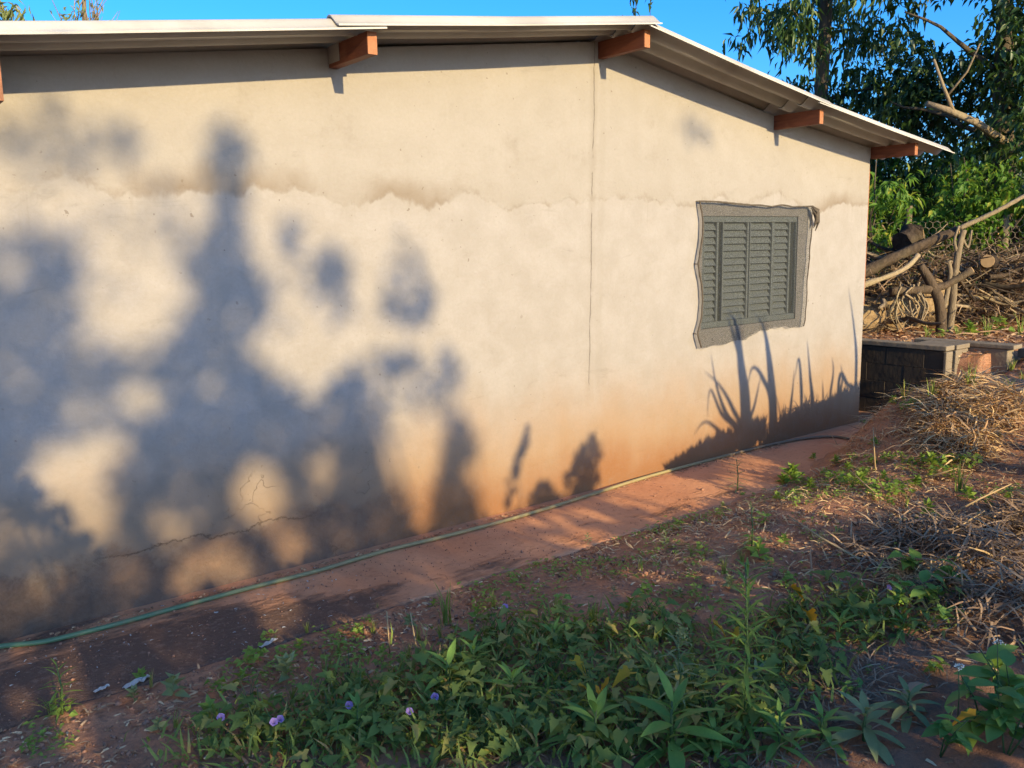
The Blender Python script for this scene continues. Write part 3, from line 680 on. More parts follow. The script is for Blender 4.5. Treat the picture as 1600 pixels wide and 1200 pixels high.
def mass(name, n, area, L, Wd, mat, label, flat=.5, TV=BLADE_V, TF=BLADE_F, zoff=(0, .1)):
    P, D = [], []
    while len(P) < n:
        q = area()
        if q is None: continue
        P.append((q[0], q[1], q[2]+rnd.uniform(*zoff))); a = rnd.uniform(0, 6.28); D.append((math.cos(a), math.sin(a), rnd.gauss(0, flat)))
    s = rng.uniform(.5, 1.4, n)
    o = scatter(name, P, D, rdir(n)*.6+np.array([0, 0, 1.0]), L*s, Wd*s**.5, M[mat], TV, TF); tag(o, label, kind='stuff'); return o
def heap_area():
    x = rnd.uniform(9.6, 13.8); y = 1.7-.60*(x-9.7)+rnd.uniform(-.5, .8); return x, y, .66
mass('brush', 5200, heap_area, .36, .013, 'brush', 'tangled dead twigs of the heap behind the block wall', .45, zoff=(0, .95))
mass('brush', 350, lambda: (rnd.uniform(9.6, 14), rnd.uniform(-1.2, 1.6), terrain(11, 0)), .3, .02, 'litter', 'dry twigs strewn on the raised ground behind the block wall', .1, zoff=(0, .06))
mass('leaf_litter', 4200, lambda: (lambda x, y: (x, y, terrain(x, y)))(rnd.uniform(8.6, 13), rnd.uniform(-1.8, 1.6)), .07, .028, 'litter', 'brown dry leaves over the raised ground behind the block wall', .25, zoff=(0, .04))
# wire netting fence
fe = empty('wire_fence', (12.4, .6, .66), 'hexagonal wire netting fence on rough posts behind the brush heap', 'fence')
def hexnet():
    b = MB(); p0 = Vector((11.3, 2.3, .7)); p1 = Vector((13.3, -.85, .7)); d = (p1-p0); L = d.length; d.normalize(); s = .052; B = Vector((12.4, .6, .66)); w = .0035
    nu = Vector((-d.y, d.x, 0))
    def seg(a, c):
        A = p0+d*a[0]+Vector((0, 0, a[1]))-B; Cc = p0+d*c[0]+Vector((0, 0, c[1]))-B; t = (Cc-A).normalized(); n1 = t.cross(nu).normalized()*w
        m = nu*w; k = len(b.v)
        for q in (A, Cc):
            for o in (n1, -n1*.5+m, -n1*.5-m): b.v.append(tuple(q+o))
        for i in range(3): b.f.append((k+i, k+(i+1) % 3, k+3+(i+1) % 3, k+3+i)); b.sm.append(False)
    rows = int(1.35/(1.5*s)); cols = int(L/(math.sqrt(3)*s))
    for j in range(rows):
        for i in range(cols):
            cx = (i+.5*(j % 2))*math.sqrt(3)*s; cz = j*1.5*s; h = math.sqrt(3)/2*s
            seg((cx, cz+s), (cx+h, cz+s/2)); seg((cx+h, cz+s/2), (cx+h, cz-s/2)); seg((cx, cz+s), (cx-h, cz+s/2))
    o = b.build('wire_netting', M['wire'], fe); o['kind'] = 'stuff'
hexnet()
for x, y, h in ((11.35, 2.25, 1.5), (11.72, 1.60, 1.55), (12.4, .62, 1.4), (13.25, -.80, 1.5)):
    b = MB(); b.tube([(x-12.4, y-.6, -.1), (x-12.4+.02, y-.6, h*.5), (x-12.4+.01, y-.6, h)], .045, 8, rough=.15); b.build('post', M['palebranch'], fe)
# pale sheet and block glimpsed beyond the fence
b = MB()
for i in range(9):
    for j in range(5): b.v.append((i*.12, j*.1, -.26*(j/4)**1.5+.03*noise.noise((i*.6, j*.9, 3))))
for i in range(8):
    for j in range(4): b.f.append((i*5+j, i*5+j+1, i*5+j+6, i*5+j+5)); b.sm.append(True)
o = b.build('plastic_sheet', M['sheet'], None, (13.15, .60, 2.16)); o.rotation_euler.z = -2.1
s_ = o.modifiers.new('thickness', 'SOLIDIFY'); s_.thickness = .006; tag(o, 'pale blue grey sheet draped beyond the wire fence', 'sheet')
b = MB(); b.box(-.3, .3, -.25, .25, 0, 1.25); o = b.build('crate_stack', M['brush'], None, (13.35, .85, .62), bevel=.02); tag(o, 'dark stacked timber standing under the pale sheet beyond the fence', 'timber stack')
b = MB(); b.box(-.10, .10, -.06, .06, 0, .10); o = b.build('clay_block', M['cutwood'], None, (12.72, .86, 1.80), bevel=.008); tag(o, 'small pale block sitting beyond the wire fence', 'block')
b = MB(); b.box(-.09, .09, -.09, .09, 0, 1.16); o = b.build('wooden_post', M['branch'], None, (12.72, .86, .62), bevel=.01); tag(o, 'short dark post carrying the small pale block', 'post')

# ------------------------------------------------------------------ the grove behind the photographer that shades the wall
def sunpos(X, Z, t): return (X-SUN.x*t, -SUN.y*t, Z-SUN.z*t)
MAP = """00000000000000009999999999999999999999999999999999999999999900000
00000000999999999999999911111999000999999999999990999999999900000
09999999999999999999999111111990000099999999999990099999999900000
99999999999999999999991111111990000099999999999990009999999900000
99999999999999999999991111119990000999999999999990009999999000000
99999991199999999999999111999990000999999999999900009999999000000
09999991119999999999999999999009999999999999999900000999990000000
09999991199999999999333999990000099999999999999000000999990000000
09999999999999099933333999900000099999999999999000000999900000000
09999999999900099933333999900000099993999999990000000099990000000
09999999999000099999999999000000099933399999900000000099999000000
09999944449000099999999999000000099333399999900000000099999000000
09999144490000099999999999900000099333399999900000000099999000000
09999199900000099999999999900000999333399999900000000009999000000
09999999000000099999999999990009999933399999900000000005990000000
09999190000000099999999999999999999999999999904000000055590000000
00999190000000099999999999999999999999999999944400004455500000000
00999990000000000999999999999999999999999999444444444455500000000
00999999000000000999999999999999999999999999444444444455500000000
00999999900000009999999999999999999999999999444444444005000000000
00999999999955599999999999999999999909999999044443333388800000000
00999999999555591111999999999999999000999999000003333388800000000
00999999999555511111199999999999990000009999007773333388000000000
00999999999955911111999999999999900000000900077777730088000000000
00999999999999991111999999999999000000000000077777000000000000000
00999999999999999999999999999911100000000000000000000000000000000
00099999999999999999999999999111122200000000000000000000000000000
00099999999999999009999999999111122222222000000000000000000000000
00099999999999000000009999999911222222222000000007770000000000000
00099999999999000000103999999992222222225500000777777000000000000
00099999999990000011113499999999222202225550000744477000000000000
00099999999999000011114449999999900220225550000744447000000000000
00099999999992200011114449999999902222088500000744447000000000000
00099999997772222311114449999999922222888800000044440000000000000
00099991197779222300100449999990022222888800000044440000000000000
00099911117779222300000449999990002222888800000044440000000000000
00009991199999233300000399999990002220088800000044440000000000000
00009991199992223300000339999900007700000000000044440000000000000
00009999999922222330003333997700007700000000000004400000000000000
00000000222222222243333330077700007700000000000000000000000000000
00000000222222222200033300077700000700000000000000000000000000000
00000000000000000000044000077700000000000000000000000000000000000
00000000000000000000444400077700000000000000000000000000000000000
00000000000000000000044000077700000000000000000000000000000000000
00000000000454440000000000007700000000000000000000000000000000000
00000000044555544440000000077700000000000000000000000000000000000
00000000444455444444000000077770000000000000000000000000000000000
00000000664444444466000000077770000000000000000000000000000000000
00000000664444444666000000007770000000000000000000000000000000000
00000000000044000066000000007700000000000000000000000000000000000
00000000000044000000000000000000000000000000000000000000000000000
00000000000044000000000000000000000000000000000000000000000000000
00000000000004000000000000000000000000000000000000000000000000000
00000000000000000000000000000000000000000000000000000000000000000
00000000000000000000000000000000000000000000000000000000000000000
00000000000000000000000000000000000000000000000000000000000000000""".split()
HR = random.Random(5)
HOLES = [(HR.uniform(.35, 2.3), HR.uniform(.05, 1.5), HR.uniform(.035, .065)) for _ in range(20)]+[(1.95, .17, .10), (1.6, .13, .08), (1.32, .11, .08), (.62, .19, .08), (2.25, .10, .06), (1.05, .14, .06)]
def grove():
    P = []; A = .05*.05
    rows = MAP
    for j, r in enumerate(rows):
        for i, c in enumerate(r):
            p = int(c)/9.0
            if p <= 0: continue
            p = min(.99, p*1.35); n = -math.log(1-p)*A/.0030; n = int(n)+(rnd.random() < n-int(n))
            for _ in range(n):
                q = (.3+.05*i+rnd.uniform(-.025, .025), -.05+.05*j+rnd.uniform(-.025, .025))
                if not any((q[0]-a)**2+(q[1]-b_)**2 < r*r for a, b_, r in HOLES): P.append(q)
    # rest of the crowns: to the left of the frame and down to the undergrowth
    for _ in range(8000):
        X = rnd.uniform(-3.2, .3); Z = rnd.uniform(-1.5, 3.0)
        if noise.noise((X*1.1, Z*1.1, 5)) > .05+max(0, Z-1.9)*.25: P.append((X, Z))
    for _ in range(5200):
        X = rnd.uniform(-1.0, 3.3); Z = rnd.uniform(-1.6, -.05)
        if noise.noise((X*1.3, Z*1.6, 9)) > -.08: P.append((X, Z))
    for X, Z, s, n in ((5.30, 2.64, .055, 9), (5.50, 2.60, .05, 6), (5.42, 2.66, .06, 4)):
        for _ in range(n): P.append((X+rnd.gauss(0, s), Z+rnd.gauss(0, s)))
    return P
pts = grove(); trees = [((-1.4, -17.4), 'broad leafy tree standing behind the photographer, nearest the lane', .0), ((1.6, -18.5), 'tall leafy tree standing behind the photographer, right of the broad one', 1.0)]
split = [[], []]
for X, Z in pts:
    t = rnd.uniform(15.5, 21.0); p = sunpos(X, Z, t); split[0 if p[0] < -.4+rnd.gauss(0, .5) else 1].append(p)
for ((bx, by), lab, s), P in zip(trees, split):
    root = empty('grove_tree', (bx, by, .2), lab, 'tree'); P = np.array(P); n = len(P)
    D = rdir(n); N = np.array([(-SUN.x, -SUN.y, -SUN.z)])+rdir(n)*.45
    D = D-(D*N).sum(1, keepdims=True)*N*.8
    scatter('crown', P-np.array((bx, by, .2)), D, N, rng.uniform(.065, .095, n), rng.uniform(.045, .07, n), M['caster'], parent=root, kind='stuff')
    b = MB(); b.tube([(0, 0, -.4), (.1, 0, 1.6), (0, .1, 3.2), (.1, 0, 5.2)], [.2, .17, .14, .08], 10, rough=.1); b.build('trunk', M['treebark'], root)
    for k in range(8):
        q = P[rnd.randrange(n)]-np.array((bx, by, .2)); b = MB(); b.tube(limb_pts((.05, 0, 2.6+.2*k), q, 6), [.05, .04, .035, .03, .02, .015, .008], 6); b.build('limb', M['treebark'], root)
# hedge of big-leaved plants close behind the photographer: shades the soil, leaves its tips on the wall foot
def inpoly(x, y, Q):
    c = False; j = len(Q)-1
    for i in range(len(Q)):
        if (Q[i][1] > y) != (Q[j][1] > y) and x < (Q[j][0]-Q[i][0])*(y-Q[i][1])/(Q[j][1]-Q[i][1])+Q[i][0]: c = not c
        j = i
    return c
TIPS = [[(3.66, -.05), (3.70, .07), (3.83, .17), (3.92, .05), (4.0, -.06)], [(4.02, -.05), (4.03, .17), (4.15, .31), (4.28, .40), (4.36, .26), (4.33, .1), (4.25, -.05)], [(3.655, .6), (3.67, .47), (3.585, .26), (3.50, .0), (3.46, .0), (3.54, .27), (3.625, .48)],
        [(.45, .70), (.55, .80), (.63, .79), (.72, .66), (.84, .52), (.93, .33), (.86, .34), (.74, .47), (.62, .58)]]
hp = []
for Q in TIPS:
    x0 = min(q[0] for q in Q); x1 = max(q[0] for q in Q); z0 = min(q[1] for q in Q); z1 = max(q[1] for q in Q); k = int((x1-x0)*(z1-z0)/.0012)+12
    for _ in range(k*2):
        x, z = rnd.uniform(x0, x1), rnd.uniform(z0, z1)
        if inpoly(x, z, Q): hp.append((x, z, .045))
def hedge_top(x):
    if x < 3.0: return .0
    if x < 4.3: return -.045-.03*noise.noise((x*4, 0, 1))
    return -.06-.43*sst(x, 4.1, 4.45)-.06*noise.noise((x*3, 0, 1))
while len(hp) < 3900:
    x = rnd.uniform(-.8, 6.4); z = rnd.uniform(-1.9, .0); top = hedge_top(x)
    if z > top: continue
    if ((x-3.42)/.28)**2+((z+.40)/.05)**2 < 1 or ((x-4.05)/.16)**2+((z+.37)/.08)**2 < 1 or ((x-5.15)/.1)**2+((z+.5)/.05)**2 < 1: continue
    if 3.3 < x < 3.75 and -.16 < z and noise.noise((x*5, z*9, 2)) > .02: continue
    if z < top-.025 and noise.noise((x*5, z*11, 4)) > (-.15 if .8 < x < 3.6 else -.07): continue
    hp.append((x, z, .085 if z < top-.12 else .06))
buck = {}
for x, z, s in hp:
    t = rnd.uniform(6.9, 8.6); p = sunpos(x, z, t); buck.setdefault(int((p[0]+3)//1.35), []).append((p, s))
for k, L in sorted(buck.items()):
    P = np.array([q[0] for q in L]); s = np.array([q[1] for q in L]); n = len(P)
    if n < 30: continue
    c = P[:, 0].mean(); base = (c, -7.4, terrain(c, -7.4))
    root = empty('hedge_shrub', base, 'leafy green shrub in the hedge standing behind the photographer', 'shrub', 'shrubs of the hedge behind the photographer')
    N = np.array([(-SUN.x, -SUN.y, -SUN.z)])+rdir(n)*.45; D = rdir(n)+np.array((0, 0, .6)); D = D-(D*N).sum(1, keepdims=True)*N*.8
    scatter('crown', P-np.array(base), D, N, s*1.7, s, M['caster'], parent=root, kind='stuff')
    for m in range(7):
        q = P[rnd.randrange(n)]-np.array(base); b = MB(); b.tube(limb_pts((rnd.uniform(-.1, .1), rnd.uniform(-.1, .1), -.1), q, 5), [.02, .018, .015, .012, .008, .005], 6); b.build('stem', M['treebark'], root)

# long-leaved cane clump on the bank to the right, whose shadows cross the window
def ribbon(b, pts, w):
    P = smooth_path(pts, 5); n = len(P); k0 = len(b.v)
    for i, p in enumerate(P):
        t = i/(n-1); ww = w*min(1, .45+t*2.2)*min(1, (1-t)*1.8+.04); d = (P[min(i+1, n-1)]-P[max(i-1, 0)]).normalized(); a = d.cross(Vector(SUN)).normalized()
        b.v += [tuple(p-a*ww/2), tuple(p+a*ww/2)]
    for i in range(n-1): b.f.append((k0+2*i, k0+2*i+1, k0+2*i+3, k0+2*i+2)); b.sm.append(True)
CANE = [([(6.09, .10), (6.07, .45), (6.00, .75), (5.93, 1.10), (5.85, 1.25)], .13), ([(6.06, .10), (6.04, .5), (5.99, .82), (5.87, 1.06), (5.83, 1.2)], .10), ([(6.48, .10), (6.44, .5), (6.36, .88), (6.26, 1.15)], .12), ([(6.46, .1), (6.42, .6), (6.33, .98), (6.20, 1.2)], .09),
        ([(6.03, .12), (5.90, .40), (5.72, .62), (5.52, .76)], .05), ([(6.04, .10), (5.82, .36), (5.68, .62), (5.60, .90)], .05), ([(6.0, .1), (5.75, .38), (5.60, .60), (5.57, .36)], .04), ([(6.1, .12), (6.20, .40), (6.28, .66)], .05),
        ([(6.44, .3), (6.30, .62), (6.15, .72), (6.08, .5)], .05), ([(6.9, .2), (6.88, .5), (6.83, .74), (6.78, .55)], .05), ([(7.08, .2), (7.02, .55), (6.95, .90)], .06), ([(6.72, .15), (6.75, .45), (6.77, .66)], .04), ([(6.02, .05), (5.78, .2), (5.55, .34), (5.40, .25)], .045), ([(7.5, .2), (7.56, .45), (7.52, .62)], .05), ([(7.5, .45), (7.66, .40), (7.78, .36), (7.80, .24)], .05), ([(6.6, .1), (6.56, .3), (6.50, .46)], .03),
        ([(7.80, .50), (7.74, .9), (7.60, 1.34)], .05), ([(7.25, .2), (7.22, .5)], .04), ([(7.35, .2), (7.4, .55), (7.36, .7)], .04)]
cb = (6.1, -3.7, terrain(6.1, -3.7)); cr = empty('cane_clump', cb, 'long-leaved cane clump growing on the bank beside the path', 'cane clump')
for pts, w in CANE:
    t0 = rnd.uniform(3.5, 4.1); b = MB(); Q = [Vector(sunpos(x, z, t0))-Vector(cb) for x, z in pts]; g0 = Q[0].copy(); g0.z = -.1
    ribbon(b, [g0]+Q, w); b.build('leaf', M['broad'], cr)
# fringe of grass on the crest of the bank
b = MB(); k = 0; P, D = [], []
SH = [(5.10, .02), (5.3, .06), (5.53, .12), (5.7, .15), (6.2, .20), (6.88, .21), (7.4, .27), (7.84, .34), (8.4, .42)]
def shtop(x):
    for (a, za), (c, zc) in zip(SH, SH[1:]):
        if a <= x <= c: return za+(zc-za)*(x-a)/(c-a)
    return 0
while len(P) < 2600:
    x = rnd.uniform(5.12, 8.5); z = shtop(x)-abs(rnd.gauss(0, .06 if x < 7.4 else .12)); t = rnd.uniform(2.9, 3.9)
    if z < shtop(x)-(.11 if x < 7.4 else .25) or 6.35 < x < 7.35: continue
    p = sunpos(x, z-.02, t)
    if p[1] > -4.45+.394*p[0]-.15 or p[2] < terrain(p[0], p[1]): continue
    P.append(p); D.append((rnd.gauss(0, .5), rnd.gauss(0, .3), rnd.uniform(-.5, 1)))
    if len(P) % 14 == 0:
        q = (p[0]+rnd.gauss(0, .05), p[1]+rnd.gauss(0, .05), terrain(p[0], p[1])-.03); b.tube([q, ((p[0]+q[0])/2, (p[1]+q[1])/2, (p[2]+q[2])/2), p], [.004, .003, .001], 3, cap=False)
tag(b.build('grass', M['grassm']), 'thin tall grass stems on the bank beside the path', kind='stuff')
o = scatter('grass', P, D, np.array([-SUN])+rdir(len(P))*.6, .13, .035, M['grassm'], BLADE_V, BLADE_F); tag(o, 'seeding heads of tall grass on the bank beside the path', kind='stuff')

# ------------------------------------------------------------------ plants in the foreground
PL = {
'grass':[(2.15,-1.24,0.24),(1.85,-1.07,0.1),(1.94,-1.32,0.09),(1.48,-1.33,0.12),(2.21,-1.47,0.12),(2.56,-1.56,0.12),(2.62,-1.74,0.15),(1.81,-1.45,0.1),(0.53,-0.88,0.16),(0.9,-0.9,0.08),(0.86,-1.34,0.07),(0.94,-1.48,0.08),(5.31,-2.15,0.2),(5.0,-1.62,0.1),(4.78,-2.09,0.1),(7.14,-1.66,0.22),(6.56,-1.13,0.16),(6.56,-1.34,0.18),(6.88,-1.48,0.2),(6.81,-1.63,0.14),(6.98,-1.79,0.18),(2.43,-1.23,0.09),(3.62,-1.82,0.1),(3.48,-1.81,0.1),(1.6,-1.21,0.08),(2.02,-1.38,0.1),(3.29,-1.41,0.1),(3.56,-1.53,0.08),(2.82,-2.8,0.1),(2.45,-2.78,0.1),(1.27,-1.47,0.1),(6.35,-1.93,0.1),(8.69,0.42,0.0),(1.97,-1.61,0.12),(2.29,-1.65,0.12),(1.63,-1.65,0.12),(2.02,-0.81,0.06),(1.62,-0.85,0.06)],
'weed':[(0.94,-1.07,0.09),(1.09,-1.19,0.1),(1.34,-1.26,0.11),(0.89,-0.79,0.07),(0.56,-0.94,0.08),(0.97,-1.4,0.09),(1.3,-0.99,0.09),(1.45,-0.79,0.08),(1.78,-1.04,0.07),(2.01,-1.13,0.07),(3.44,-0.84,0.06),(1.51,-1.02,0.06),(1.18,-1.17,0.07),(1.65,-1.11,0.06),(0.81,-0.98,0.06),(0.8,-1.34,0.06),(3.11,-1.84,0.07),(2.91,-1.59,0.06),(3.05,-1.67,0.07),(2.63,-1.52,0.08),(3.69,-1.87,0.11),(4.56,-0.96,0.06),(3.59,-1.59,0.09),(3.6,-1.31,0.09),(4.09,-1.6,0.07),(3.77,-1.77,0.09),(3.2,-1.86,0.06),(3.35,-1.95,0.07),(2.49,-1.77,0.08),(2.85,-1.76,0.06),(3.59,-1.99,0.08),(3.53,-2.16,0.07),(2.71,-1.99,0.07),(1.73,-1.37,0.06),(2.27,-1.32,0.07),(2.48,-1.37,0.06),(4.09,-0.98,0.04),(3.91,-1.87,0.06),(4.0,-2.03,0.06),(4.98,-0.8,0.05),(1.89,-0.95,0.05),(2.23,-1.01,0.05),(1.42,-1.01,0.06)],
'litweed':[(5.53,-0.83,0.15),(5.43,-0.83,0.1),(5.87,-0.98,0.07),(5.88,-1.1,0.06),(5.66,-1.37,0.08),(5.72,-1.46,0.07),(5.73,-1.55,0.07),(5.66,-1.65,0.08),(5.71,-1.71,0.07),(5.68,-1.79,0.09),(5.75,-1.84,0.1),(5.83,-1.89,0.09),(5.8,-1.99,0.09),(5.3,-1.3,0.07),(5.09,-1.52,0.08),(5.03,-1.66,0.08),(4.94,-1.82,0.09),(4.93,-1.93,0.09),(5.04,-1.93,0.08),(5.23,-1.92,0.07),(5.67,-1.02,0.06),(5.6,-1.24,0.07),(5.35,-1.5,0.06),(5.26,-1.69,0.06),(5.5,-1.9,0.08),(5.56,-1.98,0.1),(5.42,-0.98,0.08),(4.96,-1.35,0.07),(4.78,-1.89,0.07),(4.72,-2.02,0.07),(4.67,-2.27,0.08),(5.04,-2.42,0.08),(5.12,-2.28,0.07),(6.2,-0.58,0.05),(6.05,-1.18,0.06),(6.42,-1.2,0.07),(6.46,-1.27,0.08),(6.51,-1.07,0.06),(8.69,-0.46,0.08),(9.08,-0.75,0.1),(7.88,-0.06,0.05),(5.26,-2.46,0.08),(4.42,-1.59,0.05),(4.7,-1.28,0.05)],
'rosette':[(1.75,-1.84,0.24),(1.89,-1.82,0.16),(2.04,-2.73,0.26),(2.56,-3.11,0.2),(2.45,-3.02,0.17),(3.32,-2.33,0.12),(3.47,-2.45,0.13),(3.4,-2.8,0.16),(1.31,-1.93,0.16),(2.61,-1.99,0.12),(2.29,-1.85,0.14),(2.6,-2.65,0.14),(2.13,-2.83,0.2),(3.2,-2.63,0.13),(2.81,-3.13,0.17),(2.28,-2.97,0.16),(1.88,-2.08,0.15),(1.86,-2.55,0.2),(1.5,-0.75,0.06)],
'broad':[(3.89,-2.6,0.22),(3.66,-2.79,0.18),(3.54,-2.92,0.16),(3.58,-2.67,0.14),(3.84,-2.75,0.16),(2.9,-3.35,0.24),(3.09,-3.35,0.26),(2.76,-3.33,0.2),(2.78,-3.46,0.24),(2.64,-3.32,0.18),(2.94,-3.44,0.24),(3.24,-3.25,0.14),(3.08,-3.21,0.1),(3.18,-3.04,0.1),(2.8,-2.92,0.09)],
'vine':[(0.97,-1.72),(1.09,-1.72),(1.2,-1.68),(1.17,-1.91),(1.37,-1.71),(1.52,-1.65),(1.4,-1.94),(1.55,-1.83),(1.4,-2.12),(1.77,-1.67),(1.65,-1.99),(1.54,-2.19),(1.77,-1.97),(2.0,-1.8),(1.73,-2.19),(1.66,-2.36),(2.0,-2.05),(1.9,-2.24),(1.79,-2.43),(2.24,-1.97),(2.14,-2.19),(2.0,-2.4),(2.32,-2.14),(2.17,-2.37),(2.33,-2.31),(2.13,-2.53),(2.33,-1.69),(2.43,-1.8),(2.61,-1.89),(2.58,-2.15),(2.52,-2.34),(2.32,-2.51),(2.26,-2.66),(2.52,-2.5),(2.79,-2.18),(2.77,-2.43),(3.05,-2.35),(3.12,-2.43),(2.94,-2.61),(3.3,-2.47),(3.41,-2.56),(3.42,-2.68),(2.69,-2.75),(2.17,-2.81),(2.28,-2.85),(2.17,-1.53),(2.13,-1.76),(1.9,-1.71),(1.68,-1.66),(0.96,-1.56),(1.8,-2.53),(1.95,-2.64),(2.73,-2.55),(3.51,-2.56),(3.45,-2.73),(1.32,-1.6),(1.54,-2.07),(1.57,-2.3)],
'flower':[(1.07,-1.77),(1.09,-1.76),(1.31,-1.86),(1.46,-2.02),(1.6,-1.98),(2.29,-1.51),(3.57,-2.63),(0.95,-1.59)],
'yellow':[(1.97,-2.32),(2.15,-2.43),(2.04,-2.43),(1.96,-2.45),(3.27,-2.34),(3.07,-2.56),(2.7,-2.37),(2.76,-2.45),(2.74,-3.38),(2.11,-2.17)],
'drystalk':[(4.84,-2.42),(4.54,-2.43),(4.29,-2.53),(5.38,-1.84),(5.48,-1.51),(4.83,-1.92),(4.48,-2.69),(4.12,-2.87),(4.04,-2.73),(3.99,-3.01),(3.75,-2.95),(3.83,-2.35),(3.88,-2.14),(6.82,-0.43),(5.2,-0.75),(4.95,-0.66),(1.84,-1.48),(1.77,-1.36)],
}
def leaf_mesh(name, half, mat, fold=.18, droop=.25, curl=0.0):
    """half: outline as (y, half width, lift); midrib folded, tip drooping"""
    V, Fa = [], []; n = len(half)
    for y, w, *_ in half:
        z = -droop*y*y+curl*math.sin(y*9)*.03
        V += [(-w, y if len(_) == 0 else y+_[0], z+fold*w), (0, y, z), (w, y if len(_) == 0 else y+_[0], z+fold*w)]
    for i in range(n-1):
        a = 3*i
        for q in ((a, a+1, a+4, a+3), (a+1, a+2, a+5, a+4)): Fa += [(q[0], q[1], q[2]), (q[0], q[2], q[3])]
    return mesh_np(name, V, Fa, M[mat], True)
LANCE = [(0, .012), (.12, .05), (.3, .105), (.5, .125), (.7, .10), (.88, .05), (1, .004)]
OVAL = [(0, .01), (.1, .14), (.3, .25), (.5, .27), (.7, .21), (.88, .10), (1, .005)]
LOBED = [(.0, .02), (.02, .30, -.12), (.14, .36, -.02), (.24, .20), (.36, .30, .06), (.48, .22), (.62, .17), (.8, .10), (1, .005)]
HEART = [(0, .02), (.02, .25, -.13), (.16, .36, -.03), (.34, .32), (.55, .22), (.78, .10), (1, .004)]
LM = {k: leaf_mesh(n, o, m, f, d) for k, n, o, m, f, d in (('lance', 'lance_leaf', LANCE, 'broad', .3, .3), ('lance2', 'lance_leaf', LANCE, 'grey', .3, .42), ('oval', 'oval_leaf', OVAL, 'broad', .25, .3), ('lobed', 'lobed_leaf', LOBED, 'vine', .22, .25), ('heart', 'heart_leaf', HEART, 'vine', .2, .35), ('heartb', 'heart_leaf', HEART, 'litweed', .2, .35), ('ylobed', 'yellow_leaf', LOBED, 'yellow', .4, .6), ('lobed2', 'lobed_leaf', [(y, w*1.15, *r) for y, w, *r in LOBED], 'vine', .35, .55))}
def put_leaf(root, me, p, az, el, L, roll=0.0, name='leaf'):
    o = bpy.data.objects.new(name, me); link(o, root, p)
    o.rotation_euler = Matrix(((1, 0, 0), (0, 1, 0), (0, 0, 1))).to_euler()
    R = Matrix.Rotation(az, 4, 'Z') @ Matrix.Rotation(el, 4, 'X') @ Matrix.Rotation(roll, 4, 'Y')
    o.rotation_euler = R.to_euler(); o.scale = (L, L, L); return o
def proto_rosette(kind, n, height, L):
    root = bpy.data.objects.new('rosette_weed', None); link(root); root.empty_display_size = .05
    b = MB(); b.tube([(0, 0, -.03), (.004, 0, height*.5), (0, .004, height)], [.006, .005, .003], 6); b.build('stem', M['stem'], root)
    for i in range(n):
        t = i/n; put_leaf(root, LM[kind], (0, 0, height*(.12+.86*t)), i*2.39996+rnd.uniform(-.2, .2), .10+1.05*t**1.5+rnd.uniform(-.12, .12), L*(1.05-.55*t)*rnd.uniform(.85, 1.1), rnd.uniform(-.25, .25))
    return root
def proto_broad(n, height, L, kind='oval'):
    root = bpy.data.objects.new('broadleaf_weed', None); link(root); root.empty_display_size = .05
    b = MB(); tips = []
    for s in range(3):
        a = rnd.uniform(0, 6.3); tip = Vector((math.cos(a)*height*.45, math.sin(a)*height*.45, height*rnd.uniform(.6, 1)))
        pts = [Vector((0, 0, -.03)), tip*.5+Vector((0, 0, .02)), tip]; b.tube(pts, [.004, .003, .002], 5); tips.append(tip)
    b.build('stem', M['stem'], root)
    for i in range(n):
        tip = tips[i % 3]; t = rnd.uniform(.25, 1.0); put_leaf(root, LM[kind], tip*t+Vector((0, 0, .01)), rnd.uniform(0, 6.3), rnd.uniform(-.3, .6), L*rnd.uniform(.6, 1.15), rnd.uniform(-.4, .4))
    return root
def small_weed(name, n, mat, style):
    P, D, N, L, Wd = [], [], [], [], []
    for i in range(n):
        t = i/n; a = i*2.4+rnd.uniform(-.3, .3)
        if style == 0: P.append((0, 0, .15+.6*t)); el = .2+.9*t; l = .62*(1.1-.5*t); w = .34
        elif style == 1:
            r = rnd.uniform(.05, .5); P.append((r*math.cos(a), r*math.sin(a), rnd.uniform(.15, .9)*(1-.6*r))); el = rnd.uniform(-.2, .6); l = .34; w = .62; a = rnd.uniform(0, 6.3)
        else: P.append((0, 0, .08+.9*t)); el = .35+.5*t; l = .55*(1-.45*t); w = .16
        D.append((math.cos(a)*math.cos(el), math.sin(a)*math.cos(el), math.sin(el))); N.append((rnd.gauss(0, .45), rnd.gauss(-.35, .45), 1)); L.append(l*rnd.uniform(.8, 1.2)); Wd.append(l*w*1.6 if style != 1 else l*.8)
    o = scatter(name, P, D, N, np.array(L), np.array(Wd), M[mat])
    return o
def tuft(n, mat='grassm', spread=.5):
    P, D, L = [], [], []
    b = MB()
    for i in range(n):
        a = rnd.uniform(0, 6.3); h = rnd.uniform(.5, 1.1); bend = rnd.uniform(.1, spread); p = Vector((rnd.gauss(0, .06), rnd.gauss(0, .06), -.05)); w = rnd.uniform(.018, .036)
        dx, dy = math.cos(a), math.sin(a); side = Vector((-dy, dx, 0))*w; k = len(b.v)
        for t in (0, .35, .7, 1):
            c = p+Vector((dx*bend*t*t, dy*bend*t*t, h*t-.28*bend*t**3)); ww = side*(1-t**2)*.9+side*.06; b.v += [tuple(c-ww), tuple(c+ww)]
        for i2 in range(3): b.f.append((k+2*i2, k+2*i2+1, k+2*i2+3, k+2*i2+2)); b.sm.append(True)
    return b.build('grass_tuft', M[mat])
def copy_tree(root):
    c = copy(root)
    for ch in root.children: copy(ch, c)
    return c
